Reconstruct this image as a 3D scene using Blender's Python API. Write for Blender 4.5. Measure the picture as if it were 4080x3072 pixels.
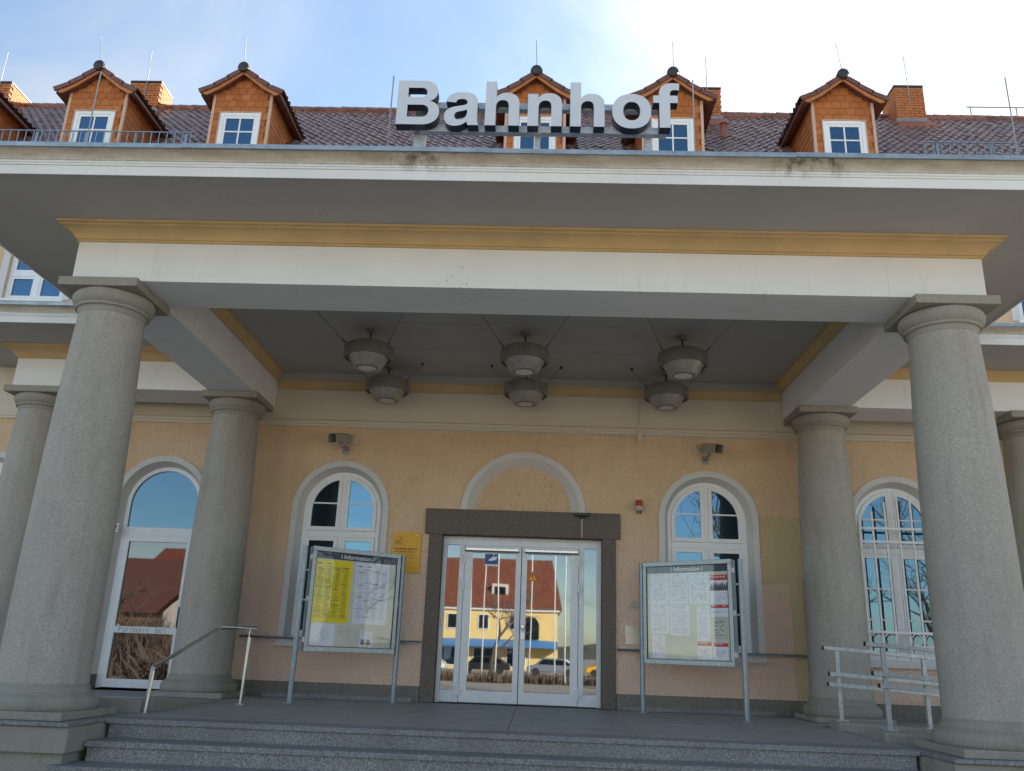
import bpy, bmesh, math, random
from mathutils import Vector, Matrix
random.seed(7)
R = math.radians
scene = bpy.context.scene
for o in list(bpy.data.objects):
    bpy.data.objects.remove(o)
COL = scene.collection

# ------------------------------------------------------------------ camera
def camera_axes(yaw, pitch, roll):
    cy, sy, cp, sp = math.cos(yaw), math.sin(yaw), math.cos(pitch), math.sin(pitch)
    F = Vector((sy * cp, cy * cp, sp)); R0 = Vector((cy, -sy, 0)); U0 = R0.cross(F)
    cr, sr = math.cos(roll), math.sin(roll)
    return cr * R0 + sr * U0, -sr * R0 + cr * U0, F
cd = bpy.data.cameras.new('camera'); cam = bpy.data.objects.new('camera', cd); COL.objects.link(cam)
r_, u_, f_ = camera_axes(-0.0388, 0.3080, 0.0369)
m = Matrix.Identity(4)
for i in range(3):
    m[i][0] = r_[i]; m[i][1] = u_[i]; m[i][2] = -f_[i]
m[0][3], m[1][3], m[2][3] = 0.2524, -12.4434, 0.6696
cam.matrix_world = m
cd.sensor_width = 36; cd.lens = 1.8265 / 2.212 * 36; cd.clip_start = 0.05; cd.clip_end = 3000
scene.camera = cam

# ------------------------------------------------------------------ light
SUN_AZ, SUN_EL = 42, 24          # degrees from +Y (behind the station) towards +X
world = bpy.data.worlds.new('World'); scene.world = world; world.use_nodes = True
wt = world.node_tree; wt.nodes.clear()
def wn(t, **k):
    n = wt.nodes.new(t)
    for a, b in k.items(): setattr(n, a, b)
    return n
out = wn('ShaderNodeOutputWorld'); bg = wn('ShaderNodeBackground'); bg.inputs[1].default_value = 0.072
sky = wn('ShaderNodeTexSky', sky_type='NISHITA', sun_disc=False, sun_elevation=R(SUN_EL), sun_rotation=R(SUN_AZ))
sky.air_density = 1.0; sky.dust_density = 0.4; sky.ozone_density = 0.8
tc = wn('ShaderNodeTexCoord')
sep = wn('ShaderNodeSeparateXYZ'); wt.links.new(tc.outputs['Generated'], sep.inputs[0])
# project the direction onto a cloud layer so that the clouds flatten towards the horizon
zz = wn('ShaderNodeMath', operation='ADD'); wt.links.new(sep.outputs['Z'], zz.inputs[0]); zz.inputs[1].default_value = 0.18
zm = wn('ShaderNodeMath', operation='MAXIMUM'); wt.links.new(zz.outputs[0], zm.inputs[0]); zm.inputs[1].default_value = 0.12
dv = wn('ShaderNodeVectorMath', operation='DIVIDE'); wt.links.new(tc.outputs['Generated'], dv.inputs[0])
cb = wn('ShaderNodeCombineXYZ'); [wt.links.new(zm.outputs[0], cb.inputs[i]) for i in range(2)]; cb.inputs[2].default_value = 1
wt.links.new(cb.outputs[0], dv.inputs[1])
mp = wn('ShaderNodeMapping'); mp.inputs['Scale'].default_value = (1.0, 1.0, 1.3); mp.inputs['Location'].default_value = (0.35, 0.15, 0)
wt.links.new(dv.outputs[0], mp.inputs[0])
nz = wn('ShaderNodeTexNoise'); nz.inputs['Scale'].default_value = 1.5; nz.inputs['Detail'].default_value = 9; nz.inputs['Roughness'].default_value = 0.56; nz.inputs['Distortion'].default_value = 0.4
wt.links.new(mp.outputs[0], nz.inputs['Vector'])
sd = Vector((math.sin(R(SUN_AZ)) * math.cos(R(SUN_EL)), math.cos(R(SUN_AZ)) * math.cos(R(SUN_EL)), math.sin(R(SUN_EL))))
dt = wn('ShaderNodeVectorMath', operation='DOT_PRODUCT'); wt.links.new(tc.outputs['Generated'], dt.inputs[0]); dt.inputs[1].default_value = sd
# cloud cover thickens around the sun (hazy veil)
near = wn('ShaderNodeMapRange', interpolation_type='SMOOTHSTEP'); wt.links.new(dt.outputs['Value'], near.inputs[0])
near.inputs[1].default_value = 0.78; near.inputs[2].default_value = 0.945; near.inputs[3].default_value = 0.0; near.inputs[4].default_value = 0.38
ad = wn('ShaderNodeMath', operation='ADD'); wt.links.new(nz.outputs['Fac'], ad.inputs[0]); wt.links.new(near.outputs[0], ad.inputs[1])
cf = wn('ShaderNodeMapRange', interpolation_type='SMOOTHSTEP'); wt.links.new(ad.outputs[0], cf.inputs[0])
cf.inputs[1].default_value = 0.47; cf.inputs[2].default_value = 0.92; cf.inputs[3].default_value = 0.06; cf.inputs[4].default_value = 0.96
# clouds scatter light forwards: brighter towards the sun
gl = wn('ShaderNodeMapRange'); wt.links.new(dt.outputs['Value'], gl.inputs[0])
gl.inputs[1].default_value = 0.3; gl.inputs[2].default_value = 1.0; gl.inputs[3].default_value = 2.4; gl.inputs[4].default_value = 5.0
cc = wn('ShaderNodeVectorMath', operation='SCALE'); cc.inputs[0].default_value = (0.97, 1.0, 1.04); wt.links.new(gl.outputs[0], cc.inputs['Scale'])
mx = wn('ShaderNodeMix', data_type='RGBA'); wt.links.new(cf.outputs[0], mx.inputs['Factor'])
tint = wn('ShaderNodeMix', data_type='RGBA', blend_type='MULTIPLY'); tint.inputs['Factor'].default_value = 1; tint.inputs['B'].default_value = (0.98, 1.0, 0.97, 1)
wt.links.new(sky.outputs[0], tint.inputs['A']); wt.links.new(tint.outputs['Result'], mx.inputs['A']); wt.links.new(cc.outputs[0], mx.inputs['B'])
wt.links.new(mx.outputs['Result'], bg.inputs[0]); wt.links.new(bg.outputs[0], out.inputs[0])
sl = bpy.data.lights.new('sun', 'SUN'); sl.energy = 5.0; sl.angle = R(0.6); sl.color = (1.0, 0.90, 0.76)
so = bpy.data.objects.new('sun', sl); COL.objects.link(so)
so.rotation_euler = (-sd).to_track_quat('-Z', 'Y').to_euler(); so.location = (30, 30, 40)
scene.view_settings.view_transform = 'Standard'; scene.view_settings.look = 'None'
scene.view_settings.exposure = 2.12; scene.view_settings.gamma = 1; scene.view_settings.use_curve_mapping = False
scene.render.engine = 'CYCLES'
scene.cycles.max_bounces = 8; scene.cycles.transparent_max_bounces = 12; scene.cycles.glossy_bounces = 5

# ------------------------------------------------------------------ materials
MATS = {}
class NT:
    def __init__(s, name):
        s.m = bpy.data.materials.new(name); s.m.use_nodes = True; s.t = s.m.node_tree
        s.b = s.t.nodes['Principled BSDF']; s.o = s.t.nodes['Material Output']
        g = s.t.nodes.new('ShaderNodeNewGeometry'); s.pos = g.outputs['Position']
    def n(s, t, **k):
        x = s.t.nodes.new(t)
        for a, b in k.items(): setattr(x, a, b)
        return x
    def l(s, a, b): s.t.links.new(a, b)
    def scaled(s, sc):
        mpn = s.n('ShaderNodeMapping'); mpn.inputs['Scale'].default_value = sc if hasattr(sc, '__len__') else (sc, sc, sc)
        s.l(s.pos, mpn.inputs[0]); return mpn.outputs[0]
    def noise(s, sc, detail=4, rough=0.55):
        x = s.n('ShaderNodeTexNoise'); x.inputs['Scale'].default_value = 1; x.inputs['Detail'].default_value = detail; x.inputs['Roughness'].default_value = rough
        s.l(s.scaled(sc), x.inputs['Vector']); return x.outputs['Fac']
    def ramp(s, fac, stops):
        x = s.n('ShaderNodeValToRGB'); e = x.color_ramp.elements
        while len(e) < len(stops): e.new(0.5)
        for i, (p, c) in enumerate(stops):
            e[i].position = p; e[i].color = (*c, 1) if len(c) == 3 else c
        s.l(fac, x.inputs[0]); return x.outputs[0]
    def mix(s, f, a, b, mode='MIX'):
        x = s.n('ShaderNodeMix', data_type='RGBA', blend_type=mode)
        for sock, val in ((x.inputs['Factor'], f), (x.inputs['A'], a), (x.inputs['B'], b)):
            if hasattr(val, 'is_output') or hasattr(val, 'links'): s.l(val, sock)
            elif hasattr(val, '__len__'): sock.default_value = (*val, 1) if len(val) == 3 else val
            else: sock.default_value = val
        return x.outputs['Result']
    def rng(s, v, a, b, c=0.0, d=1.0):
        x = s.n('ShaderNodeMapRange'); s.l(v, x.inputs[0])
        for i, q in enumerate((a, b, c, d)): x.inputs[i + 1].default_value = q
        return x.outputs[0]
    def math(s, op, a, b):
        x = s.n('ShaderNodeMath', operation=op)
        for i, v in enumerate((a, b)):
            if hasattr(v, 'links'): s.l(v, x.inputs[i])
            else: x.inputs[i].default_value = v
        return x.outputs[0]
    def bump(s, h, strength=0.3, dist=0.01):
        x = s.n('ShaderNodeBump'); x.inputs['Strength'].default_value = strength; x.inputs['Distance'].default_value = dist
        s.l(h, x.inputs['Height']); s.l(x.outputs[0], s.b.inputs['Normal'])
    def col(s, c): 
        if hasattr(c, 'links'): s.l(c, s.b.inputs['Base Color'])
        else: s.b.inputs['Base Color'].default_value = (*c, 1)
    def set(s, rough=0.6, metal=0.0, spec=0.5):
        s.b.inputs['Roughness'].default_value = rough; s.b.inputs['Metallic'].default_value = metal; s.b.inputs['Specular IOR Level'].default_value = spec

def plain(name, c, rough=0.6, metal=0.0, var=0.12, sc=6.0, bump=0.0, bsc=80):
    t = NT(name); t.set(rough, metal)
    f = t.noise(sc, 5)
    a = tuple(min(1, x * (1 + var)) for x in c); b = tuple(x * (1 - var) for x in c)
    t.col(t.ramp(f, [(0.3, b), (0.7, a)]))
    if bump: t.bump(t.noise(bsc, 3), bump, 0.004)
    MATS[name] = t.m; return t.m

def mat_plaster():
    t = NT('ochre plaster'); t.set(0.9, 0, 0.2)
    big = t.noise(0.7, 4); mid = t.noise((4, 4, 2.2), 5)
    c = t.ramp(big, [(0.3, (0.69, 0.49, 0.305)), (0.7, (0.75, 0.555, 0.37))])
    c = t.mix(t.rng(mid, 0.45, 0.75, 0, 0.35), c, (0.58, 0.39, 0.21))
    # pinker tone fading in towards the lower wall, and an olive patch where writing was painted over
    sx = t.n('ShaderNodeSeparateXYZ'); t.l(t.pos, sx.inputs[0])
    wob = t.noise(3.0, 3)
    zc = t.math('ADD', sx.outputs['Z'], t.math('MULTIPLY', wob, 0.5))
    c = t.mix(t.rng(zc, 2.9, 1.6, 0, 0.9), c, (0.75, 0.535, 0.42))
    edge = t.math('MULTIPLY', t.math('SUBTRACT', t.noise(9, 2), 0.5), 0.10)
    px = t.math('ADD', sx.outputs['X'], edge)
    pz = t.math('ADD', sx.outputs['Z'], edge)
    inx = t.math('MULTIPLY', t.math('GREATER_THAN', px, 3.41), t.math('LESS_THAN', px, 4.6))
    inz = t.math('MULTIPLY', t.math('LESS_THAN', pz, 2.72), t.math('GREATER_THAN', pz, 0.0))
    # the lower corner of the patch was repainted once more
    cut = t.math('MULTIPLY', t.math('LESS_THAN', px, 3.83), t.math('LESS_THAN', pz, 1.75))
    msk = t.math('MULTIPLY', t.math('MULTIPLY', inx, inz), t.math('SUBTRACT', 1.0, cut))
    c = t.mix(t.math('MULTIPLY', msk, 0.60), c, (0.50, 0.43, 0.20))
    # scratched trowel marks
    v = t.n('ShaderNodeTexVoronoi'); v.feature = 'F1'; v.inputs['Scale'].default_value = 1; t.l(t.scaled((48, 48, 36)), v.inputs['Vector'])
    sc2 = t.noise((42, 42, 30), 4, 0.75)
    pits = t.rng(sc2, 0.59, 0.68, 0, 1)
    c = t.mix(t.math('MULTIPLY', pits, 0.5), c, (0.30, 0.19, 0.09))
    h = t.math('SUBTRACT', t.math('ADD', t.math('MULTIPLY', v.outputs['Distance'], 0.8), t.noise(30, 4)), t.math('MULTIPLY', pits, 0.9))
    t.col(c); t.bump(h, 0.9, 0.014); MATS['plaster'] = t.m
mat_plaster()

def mat_white(name, c, stain=True, streak=(0.30, 0.24, 0.15)):
    t = NT(name); t.set(0.75, 0, 0.3)
    f = t.noise(1.6, 5); base = t.ramp(f, [(0.3, tuple(x * 0.93 for x in c)), (0.7, c)])
    if stain:
        s1 = t.noise((5.0, 5.0, 0.7), 6, 0.65)
        base = t.mix(t.rng(s1, 0.60, 0.80, 0, 0.28), base, streak)
        s2 = t.noise((40, 40, 30), 3, 0.6)
        base = t.mix(t.rng(s2, 0.70, 0.76, 0, 0.25), base, (0.35, 0.31, 0.25))
    if stain:
        cr = t.math('ABSOLUTE', t.math('SUBTRACT', t.noise((1.1, 1.1, 0.35), 3, 0.5), 0.5), 0)
        base = t.mix(t.math('MULTIPLY', t.rng(cr, 0.0, 0.0022, 1, 0), t.rng(t.noise(0.6, 2), 0.5, 0.62, 0, 0.32)), base, tuple(x * 0.45 for x in c))
        vo = t.n('ShaderNodeTexVoronoi'); vo.inputs['Scale'].default_value = 1; t.l(t.scaled(22), vo.inputs['Vector'])
        base = t.mix(t.math('MULTIPLY', t.rng(vo.outputs['Distance'], 0.10, 0.26, 1, 0), t.rng(t.noise(0.9, 3), 0.66, 0.74, 0, 0.7)), base, (0.10, 0.09, 0.075))
    t.col(base); t.bump(t.noise(35, 5), 0.12, 0.006); MATS[name] = t.m
mat_white('white paint', (0.80, 0.795, 0.775)); mat_white('cream paint', (0.66, 0.59, 0.47)); mat_white('shaded soffit white', (0.46, 0.435, 0.40)); mat_white('surround paint', (0.66, 0.63, 0.61), True, (0.4, 0.36, 0.32))  # soffit: white dulled so the underside's shade sits in the colour
mat_white('shaded ceiling white', (0.43, 0.42, 0.40))  # ceiling tone lowered to paint in the shade under the slab

def mat_fascia():
    t = NT('cornice plaster'); t.set(0.85, 0, 0.25)
    sx = t.n('ShaderNodeSeparateXYZ'); t.l(t.pos, sx.inputs[0])
    f = t.noise(1.5, 5)
    white = t.ramp(f, [(0.3, (0.72, 0.71, 0.69)), (0.7, (0.80, 0.79, 0.77))])
    top = t.ramp(t.noise((3, 3, 14), 6, 0.65), [(0.32, (0.40, 0.345, 0.265)), (0.62, (0.58, 0.53, 0.45))])
    c = t.mix(t.rng(t.math('ADD', sx.outputs['Z'], t.math('MULTIPLY', t.math('SUBTRACT', t.noise(14, 3), 0.5), 0.02)), 4.835, 4.85), white, top)
    # rust and algae runs below the sheet joints
    run = t.noise((9, 9, 1.2), 5, 0.7)
    def bell(x0, w):
        d = t.math('ABSOLUTE', t.math('SUBTRACT', sx.outputs['X'], x0), 0)
        return t.rng(d, 0, w, 1, 0)
    m = t.math('ADD', bell(2.42, 0.30), t.math('ADD', bell(-0.9, 0.45), bell(2.75, 0.2)))
    hz = t.rng(sx.outputs['Z'], 4.76, 4.92, 0, 1)
    st = t.math('MULTIPLY', t.math('MULTIPLY', m, hz), t.rng(run, 0.48, 0.60, 0, 1))
    c = t.mix(st, c, (0.075, 0.05, 0.022))
    t.col(c); t.bump(t.noise(38, 5, 0.65), 0.30, 0.010); MATS['fascia'] = t.m
mat_fascia()

def mat_speckle(name, c1, c2, c3, sc=170, rough=0.75, bump=0.35, stain=None, big=0.25, spots=0.0, streak=0.0):
    t = NT(name); t.set(rough, 0, 0.35)
    n1 = t.noise(sc, 2, 0.6); n2 = t.noise(sc * 0.45, 2, 0.6)
    c = t.ramp(n1, [(0.36, c1), (0.5, c2), (0.66, c3)])
    c = t.mix(t.rng(n2, 0.52, 0.66, 0, 0.55), c, c3)
    c = t.mix(t.rng(t.noise(1.3, 5), 0.35, 0.75, 0, big), c, c1)
    if stain:
        c = t.mix(t.rng(t.noise((3, 3, 1.0), 6, 0.65), 0.52, 0.75, 0, 0.55), c, stain)
    if streak:
        c = t.mix(t.rng(t.noise((11, 11, 0.7), 5, 0.6), 0.52, 0.70, 0, streak), c, tuple(x * 0.55 for x in c1)); c = t.mix(t.rng(t.noise((7, 7, 0.9), 4, 0.6), 0.60, 0.75, 0, streak * 0.7), c, c3)
    if spots:
        vo = t.n('ShaderNodeTexVoronoi'); vo.inputs['Scale'].default_value = 1; t.l(t.scaled(6.5), vo.inputs['Vector'])
        c = t.mix(t.math('MULTIPLY', t.rng(vo.outputs['Distance'], 0.07, 0.13, 1, 0), t.rng(t.noise(2.2, 2), 0.46, 0.54, 0, spots)), c, tuple(x * 0.45 for x in c1))
        c = t.mix(t.rng(t.noise((0.5, 5.5, 1), 5, 0.6), 0.50, 0.66, 0, spots * 0.6), c, tuple(x * 0.6 for x in c1)); c = t.mix(t.rng(t.noise((1.8, 3.2, 1), 5, 0.65), 0.58, 0.72, 0, spots * 0.7), c, (0.30, 0.265, 0.21))
    t.col(c); t.bump(t.math('ADD', n1, t.math('MULTIPLY', t.noise(12, 4), 0.6)), bump, 0.004); MATS[name] = t.m
mat_speckle('shaft stone', (0.285, 0.255, 0.215), (0.38, 0.345, 0.295), (0.49, 0.455, 0.405), 115, 0.85, 0.4, (0.26, 0.24, 0.19), 0.4, 0.0, 0.2)
mat_speckle('capital stone', (0.27, 0.25, 0.205), (0.31, 0.29, 0.24), (0.36, 0.34, 0.285), 120, 0.85, 0.25, (0.20, 0.18, 0.13))
mat_speckle('base stone', (0.24, 0.225, 0.185), (0.29, 0.27, 0.225), (0.345, 0.325, 0.275), 110, 0.85, 0.35, (0.13, 0.12, 0.075), 0.5)
mat_speckle('granite', (0.10, 0.10, 0.10), (0.205, 0.203, 0.198), (0.40, 0.395, 0.385), 95, 0.6, 0.4, (0.15, 0.135, 0.10), 0.4, 0.4)
mat_speckle('granite floor', (0.23, 0.22, 0.205), (0.30, 0.287, 0.27), (0.37, 0.355, 0.335), 90, 0.5, 0.12, (0.13, 0.105, 0.085), 0.5, 0.7)
mat_speckle('brown stone', (0.10, 0.078, 0.064), (0.15, 0.12, 0.10), (0.21, 0.175, 0.15), 85, 0.85, 0.6)
mat_speckle('plinth render', (0.15, 0.132, 0.108), (0.20, 0.178, 0.148), (0.25, 0.228, 0.195), 90, 0.9, 0.5, (0.07, 0.06, 0.05))
mat_speckle('paving', (0.29, 0.255, 0.21), (0.37, 0.33, 0.275), (0.44, 0.40, 0.34), 40, 0.85, 0.3, (0.23, 0.215, 0.195))
plain('gold paint', (0.57, 0.40, 0.195), 0.7, 0, 0.10, 3.0, 0.15)
plain('zinc', (0.30, 0.34, 0.37), 0.45, 0.6, 0.2, 8.0)
plain('upvc', (0.80, 0.80, 0.80), 0.35, 0, 0.04)
plain('white aluminium', (0.74, 0.76, 0.78), 0.35, 0, 0.04)
plain('grey aluminium', (0.36, 0.40, 0.43), 0.38, 0.55, 0.08, 20)
plain('post steel', (0.26, 0.30, 0.34), 0.40, 0.6, 0.12, 20)
plain('stainless', (0.66, 0.65, 0.63), 0.34, 1.0, 0.08, 30)
plain('galvanised', (0.50, 0.52, 0.53), 0.45, 0.5, 0.18, 25)
plain('rod steel', (0.34, 0.35, 0.36), 0.6, 0.2, 0.1)
plain('lamp housing', (0.24, 0.22, 0.195), 0.42, 0.3, 0.12, 10)
plain('lamp reflector', (0.38, 0.36, 0.325), 0.38, 0.45, 0.10, 10)
plain('black rubber', (0.012, 0.012, 0.013), 0.5)
plain('black plastic', (0.02, 0.02, 0.022), 0.35)
plain('trunking', (0.56, 0.52, 0.45), 0.5, 0, 0.06)
plain('grille paint', (0.80, 0.79, 0.77), 0.5, 0, 0.08)
plain('camera housing', (0.33, 0.30, 0.26), 0.5, 0.1, 0.15)
plain('beacon red', (0.45, 0.035, 0.02), 0.25)
plain('beacon base', (0.45, 0.43, 0.38), 0.5)
plain('letter face', (0.60, 0.62, 0.65), 0.35, 0, 0.03)
plain('letter side', (0.010, 0.014, 0.028), 0.3)
plain('shingle', (0.46, 0.155, 0.042), 0.75, 0, 0.16, 7, 0.2)
def mat_shingle():
    t = NT('shingle'); t.set(0.75, 0, 0.3); oi = t.n('ShaderNodeObjectInfo')
    c = t.ramp(oi.outputs['Random'], [(0.0, (0.38, 0.122, 0.034)), (0.5, (0.44, 0.15, 0.043)), (1.0, (0.48, 0.172, 0.054))])
    c = t.mix(t.rng(t.noise(7, 5), 0.5, 0.75, 0, 0.4), c, (0.30, 0.10, 0.035)); t.col(c); t.bump(t.noise(60, 3), 0.2, 0.004); MATS['shingle'] = t.m
mat_shingle()
plain('shingle side', (0.36, 0.12, 0.035), 0.75, 0, 0.16, 7)
plain('dormer board', (0.46, 0.17, 0.06), 0.7, 0, 0.12)
plain('corner board', (0.58, 0.38, 0.29), 0.7, 0, 0.08)
plain('dormer backing', (0.24, 0.075, 0.022), 0.9)
plain('verge tile', (0.15, 0.062, 0.045), 0.42, 0, 0.25, 9)
plain('ridge tile', (0.028, 0.027, 0.030), 0.55, 0, 0.3, 20, 0.4)
plain('brick', (0.42, 0.145, 0.05), 0.85, 0, 0.25, 8, 0.4)
plain('mortar', (0.09, 0.055, 0.04), 0.95, 0, 0.2)
plain('lead', (0.22, 0.23, 0.25), 0.6, 0.3, 0.2)
plain('terracotta', (0.28, 0.085, 0.045), 0.6)
plain('sign yellow', (0.72, 0.36, 0.015), 0.45, 0, 0.05)
plain('sign print', (0.13, 0.05, 0.02), 0.6)
plain('paper yellow', (0.82, 0.64, 0.0), 0.6, 0, 0.03)
plain('paper white', (0.76, 0.78, 0.86), 0.6, 0, 0.03)
plain('paper cream', (0.62, 0.62, 0.53), 0.6, 0, 0.05)
plain('paper red', (0.55, 0.05, 0.04), 0.6, 0, 0.05)
plain('print', (0.10, 0.10, 0.12), 0.7)
plain('print grey', (0.47, 0.48, 0.54), 0.7)
plain('print ochre', (0.30, 0.24, 0.01), 0.7)
plain('header blue', (0.012, 0.025, 0.075), 0.4)
plain('lettering white', (0.85, 0.85, 0.85), 0.5, 0, 0.01)
plain('sticker blue', (0.01, 0.07, 0.28), 0.4)
plain('sticker orange', (0.85, 0.30, 0.01), 0.4)
plain('sticker rim', (0.30, 0.09, 0.0), 0.4)
plain('graffiti', (0.13, 0.19, 0.17), 0.6)
plain('steel plate', (0.62, 0.55, 0.45), 0.4, 0.4)
plain('interior dark', (0.02, 0.022, 0.025), 0.9)
plain('opposite yellow', (0.72, 0.52, 0.20), 0.85, 0, 0.06, 0.6)
plain('opposite white', (0.55, 0.51, 0.46), 0.85, 0, 0.06, 0.6)
plain('opposite brown', (0.26, 0.16, 0.10), 0.85, 0, 0.2, 0.8)
plain('awning blue', (0.06, 0.20, 0.42), 0.7)
plain('bark', (0.10, 0.075, 0.055), 0.9, 0, 0.3, 12)
plain('twig', (0.13, 0.095, 0.07), 0.9, 0, 0.3, 12)
plain('hedge leaf', (0.11, 0.065, 0.035), 0.9, 0, 0.35, 6)
plain('pole white', (0.75, 0.74, 0.70), 0.4)
plain('wall beam light', (0.5, 0.5, 0.5), 0.6)

def mat_tile(name, c):
    t = NT(name); t.set(0.36, 0, 0.6)
    oi = t.n('ShaderNodeObjectInfo')
    v = t.n('ShaderNodeTexWhiteNoise'); v.noise_dimensions = '3D'
    sn = t.n('ShaderNodeVectorMath', operation='SNAP'); t.l(t.pos, sn.inputs[0]); sn.inputs[1].default_value = (0.2, 0.19, 0.19)
    t.l(sn.outputs[0], v.inputs['Vector'])
    c1 = tuple(x * 0.72 for x in c); c2 = tuple(x * 1.3 for x in c)
    cc_ = t.ramp(v.outputs['Value'], [(0.0, c1), (1.0, c2)])
    cc_ = t.mix(t.rng(t.noise(5, 5), 0.5, 0.75, 0, 0.5), cc_, (0.055, 0.045, 0.042))
    t.col(cc_); t.bump(t.noise(60, 3), 0.1, 0.003); MATS[name] = t.m
mat_tile('roof tile', (0.215, 0.128, 0.110)); mat_tile('red roof tile', (0.20, 0.065, 0.032))

def mat_glass(name, ior, tint, spec=(1, 1, 1)):
    t = NT(name); t.set(0.015, 0, 0.5); t.b.inputs['Specular Tint'].default_value = (*spec, 1); t.b.inputs['IOR'].default_value = ior; t.col(tint)
    t.bump(t.noise((1.8, 1.8, 0.8), 1), 0.022, 0.02); MATS[name] = t.m
mat_glass('window glass', 2.9, (0.006, 0.008, 0.010), (0.42, 0.72, 1.0)); mat_glass('door glass', 2.8, (0.010, 0.011, 0.012), (0.82, 0.90, 1.0)); mat_glass('fanlight glass', 2.25, (0.008, 0.012, 0.016), (0.50, 0.75, 1.0)); mat_glass('side glass', 2.1, (0.014, 0.013, 0.013), (0.9, 0.93, 1.0)); mat_glass('dormer glass', 2.4, (0.010, 0.03, 0.06), (0.40, 0.68, 1.0))  # opaque panes: dark rooms behind and bluer sky reflection put into their colours
def mat_clear(name, ior):
    t = NT(name); t.t.nodes.remove(t.b)
    tr = t.n('ShaderNodeBsdfTransparent'); gs = t.n('ShaderNodeBsdfGlossy'); gs.inputs['Roughness'].default_value = 0.02
    fr = t.n('ShaderNodeFresnel'); fr.inputs['IOR'].default_value = ior
    mxs = t.n('ShaderNodeMixShader'); ge = t.n('ShaderNodeNewGeometry'); ff = t.math('MULTIPLY', fr.outputs[0], t.math('SUBTRACT', 1.0, ge.outputs['Backfacing'])); t.l(ff, mxs.inputs[0]); t.l(tr.outputs[0], mxs.inputs[1]); t.l(gs.outputs[0], mxs.inputs[2]); t.l(mxs.outputs[0], t.o.inputs[0]); MATS[name] = t.m
mat_clear('case glass', 1.7)
def mat_lens():
    t = NT('lamp lens'); t.set(0.08, 0, 0.7); t.col((0.62, 0.62, 0.60)); MATS['lens'] = t.m
mat_lens()

# ------------------------------------------------------------------ geometry helpers
class MB:
    def __init__(s): s.v = []; s.f = []; s.m = []
    def add(s, vs, fs, m=0):
        k = len(s.v); s.v += [tuple(p) for p in vs]
        for f in fs: s.f.append(tuple(i + k for i in f)); s.m.append(m)
        return s
    def box(s, x0, x1, y0, y1, z0, z1, m=0):
        return s.add([(x0, y0, z0), (x1, y0, z0), (x1, y1, z0), (x0, y1, z0), (x0, y0, z1), (x1, y0, z1), (x1, y1, z1), (x0, y1, z1)],
                     [(0, 3, 2, 1), (4, 5, 6, 7), (0, 1, 5, 4), (1, 2, 6, 5), (2, 3, 7, 6), (3, 0, 4, 7)], m)
    def lathe(s, prof, cx, cy, seg=32, m=0, z0=0.0):
        k = len(prof); vs = []
        for i in range(seg):
            a = 2 * math.pi * i / seg
            for r, z in prof: vs.append((cx + r * math.cos(a), cy + r * math.sin(a), z + z0))
        fs = []
        for i in range(seg):
            j = (i + 1) % seg
            for q in range(k - 1): fs.append((i * k + q, j * k + q, j * k + q + 1, i * k + q + 1))
        if prof[0][0] > 1e-4: fs.append(tuple(i * k for i in range(seg))[::-1])
        if prof[-1][0] > 1e-4: fs.append(tuple(i * k + k - 1 for i in range(seg)))
        return s.add(vs, fs, m)
    def tube(s, pts, r, seg=8, m=0, r2=None):
        pts = [Vector(p) for p in pts]; n = len(pts); vs = []; fs = []; up = None
        for i, p in enumerate(pts):
            d = (pts[min(i + 1, n - 1)] - pts[max(i - 1, 0)]).normalized()
            if up is None:
                up = Vector((0, 0, 1)) if abs(d.z) < 0.9 else Vector((1, 0, 0))
            a = d.cross(up)
            if a.length < 1e-5: a = d.orthogonal()
            a.normalize(); b = d.cross(a).normalized(); up = b.cross(d) * 1.0
            rr = r if r2 is None else r + (r2 - r) * i / max(1, n - 1)
            k = 1.0
            if 0 < i < n - 1:
                d1 = (pts[i] - pts[i - 1]).normalized(); d2 = (pts[i + 1] - pts[i]).normalized(); k = 1 / max(0.5, math.cos(d1.angle(d2) / 2))
            for q in range(seg):
                t = 2 * math.pi * q / seg + math.pi / seg
                vs.append(p + (a * math.cos(t) + b * math.sin(t)) * rr)
        for i in range(n - 1):
            for q in range(seg):
                w = (q + 1) % seg; fs.append((i * seg + q, i * seg + w, (i + 1) * seg + w, (i + 1) * seg + q))
        fs.append(tuple(range(seg))[::-1]); fs.append(tuple((n - 1) * seg + q for q in range(seg)))
        return s.add(vs, fs, m)
    def sweep(s, path, prof, m=0):
        """profile (outward offset, z) along an XY path; outward is to the right of travel"""
        P = [Vector((x, y)) for x, y in path]; n = len(P); k = len(prof); vs = []; fs = []
        for i in range(n):
            d1 = (P[i] - P[i - 1]).normalized() if i > 0 else (P[1] - P[0]).normalized()
            d2 = (P[i + 1] - P[i]).normalized() if i < n - 1 else d1
            n1 = Vector((d1.y, -d1.x)); n2 = Vector((d2.y, -d2.x)); q = (n1 + n2); q = q / max(1e-6, q.dot(n1))
            for o, z in prof: vs.append((P[i].x + q.x * o, P[i].y + q.y * o, z))
        for i in range(n - 1):
            for j in range(k):
                w = (j + 1) % k; fs.append((i * k + j, i * k + w, (i + 1) * k + w, (i + 1) * k + j))
        fs.append(tuple(range(k))); fs.append(tuple((n - 1) * k + j for j in range(k))[::-1])
        return s.add(vs, fs, m)
    def xform(s, M):
        s.v = [tuple(M @ Vector(p)) for p in s.v]; return s
    def mesh(s, name):
        me = bpy.data.meshes.new(name); me.from_pydata(s.v, [], s.f); return me

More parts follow.
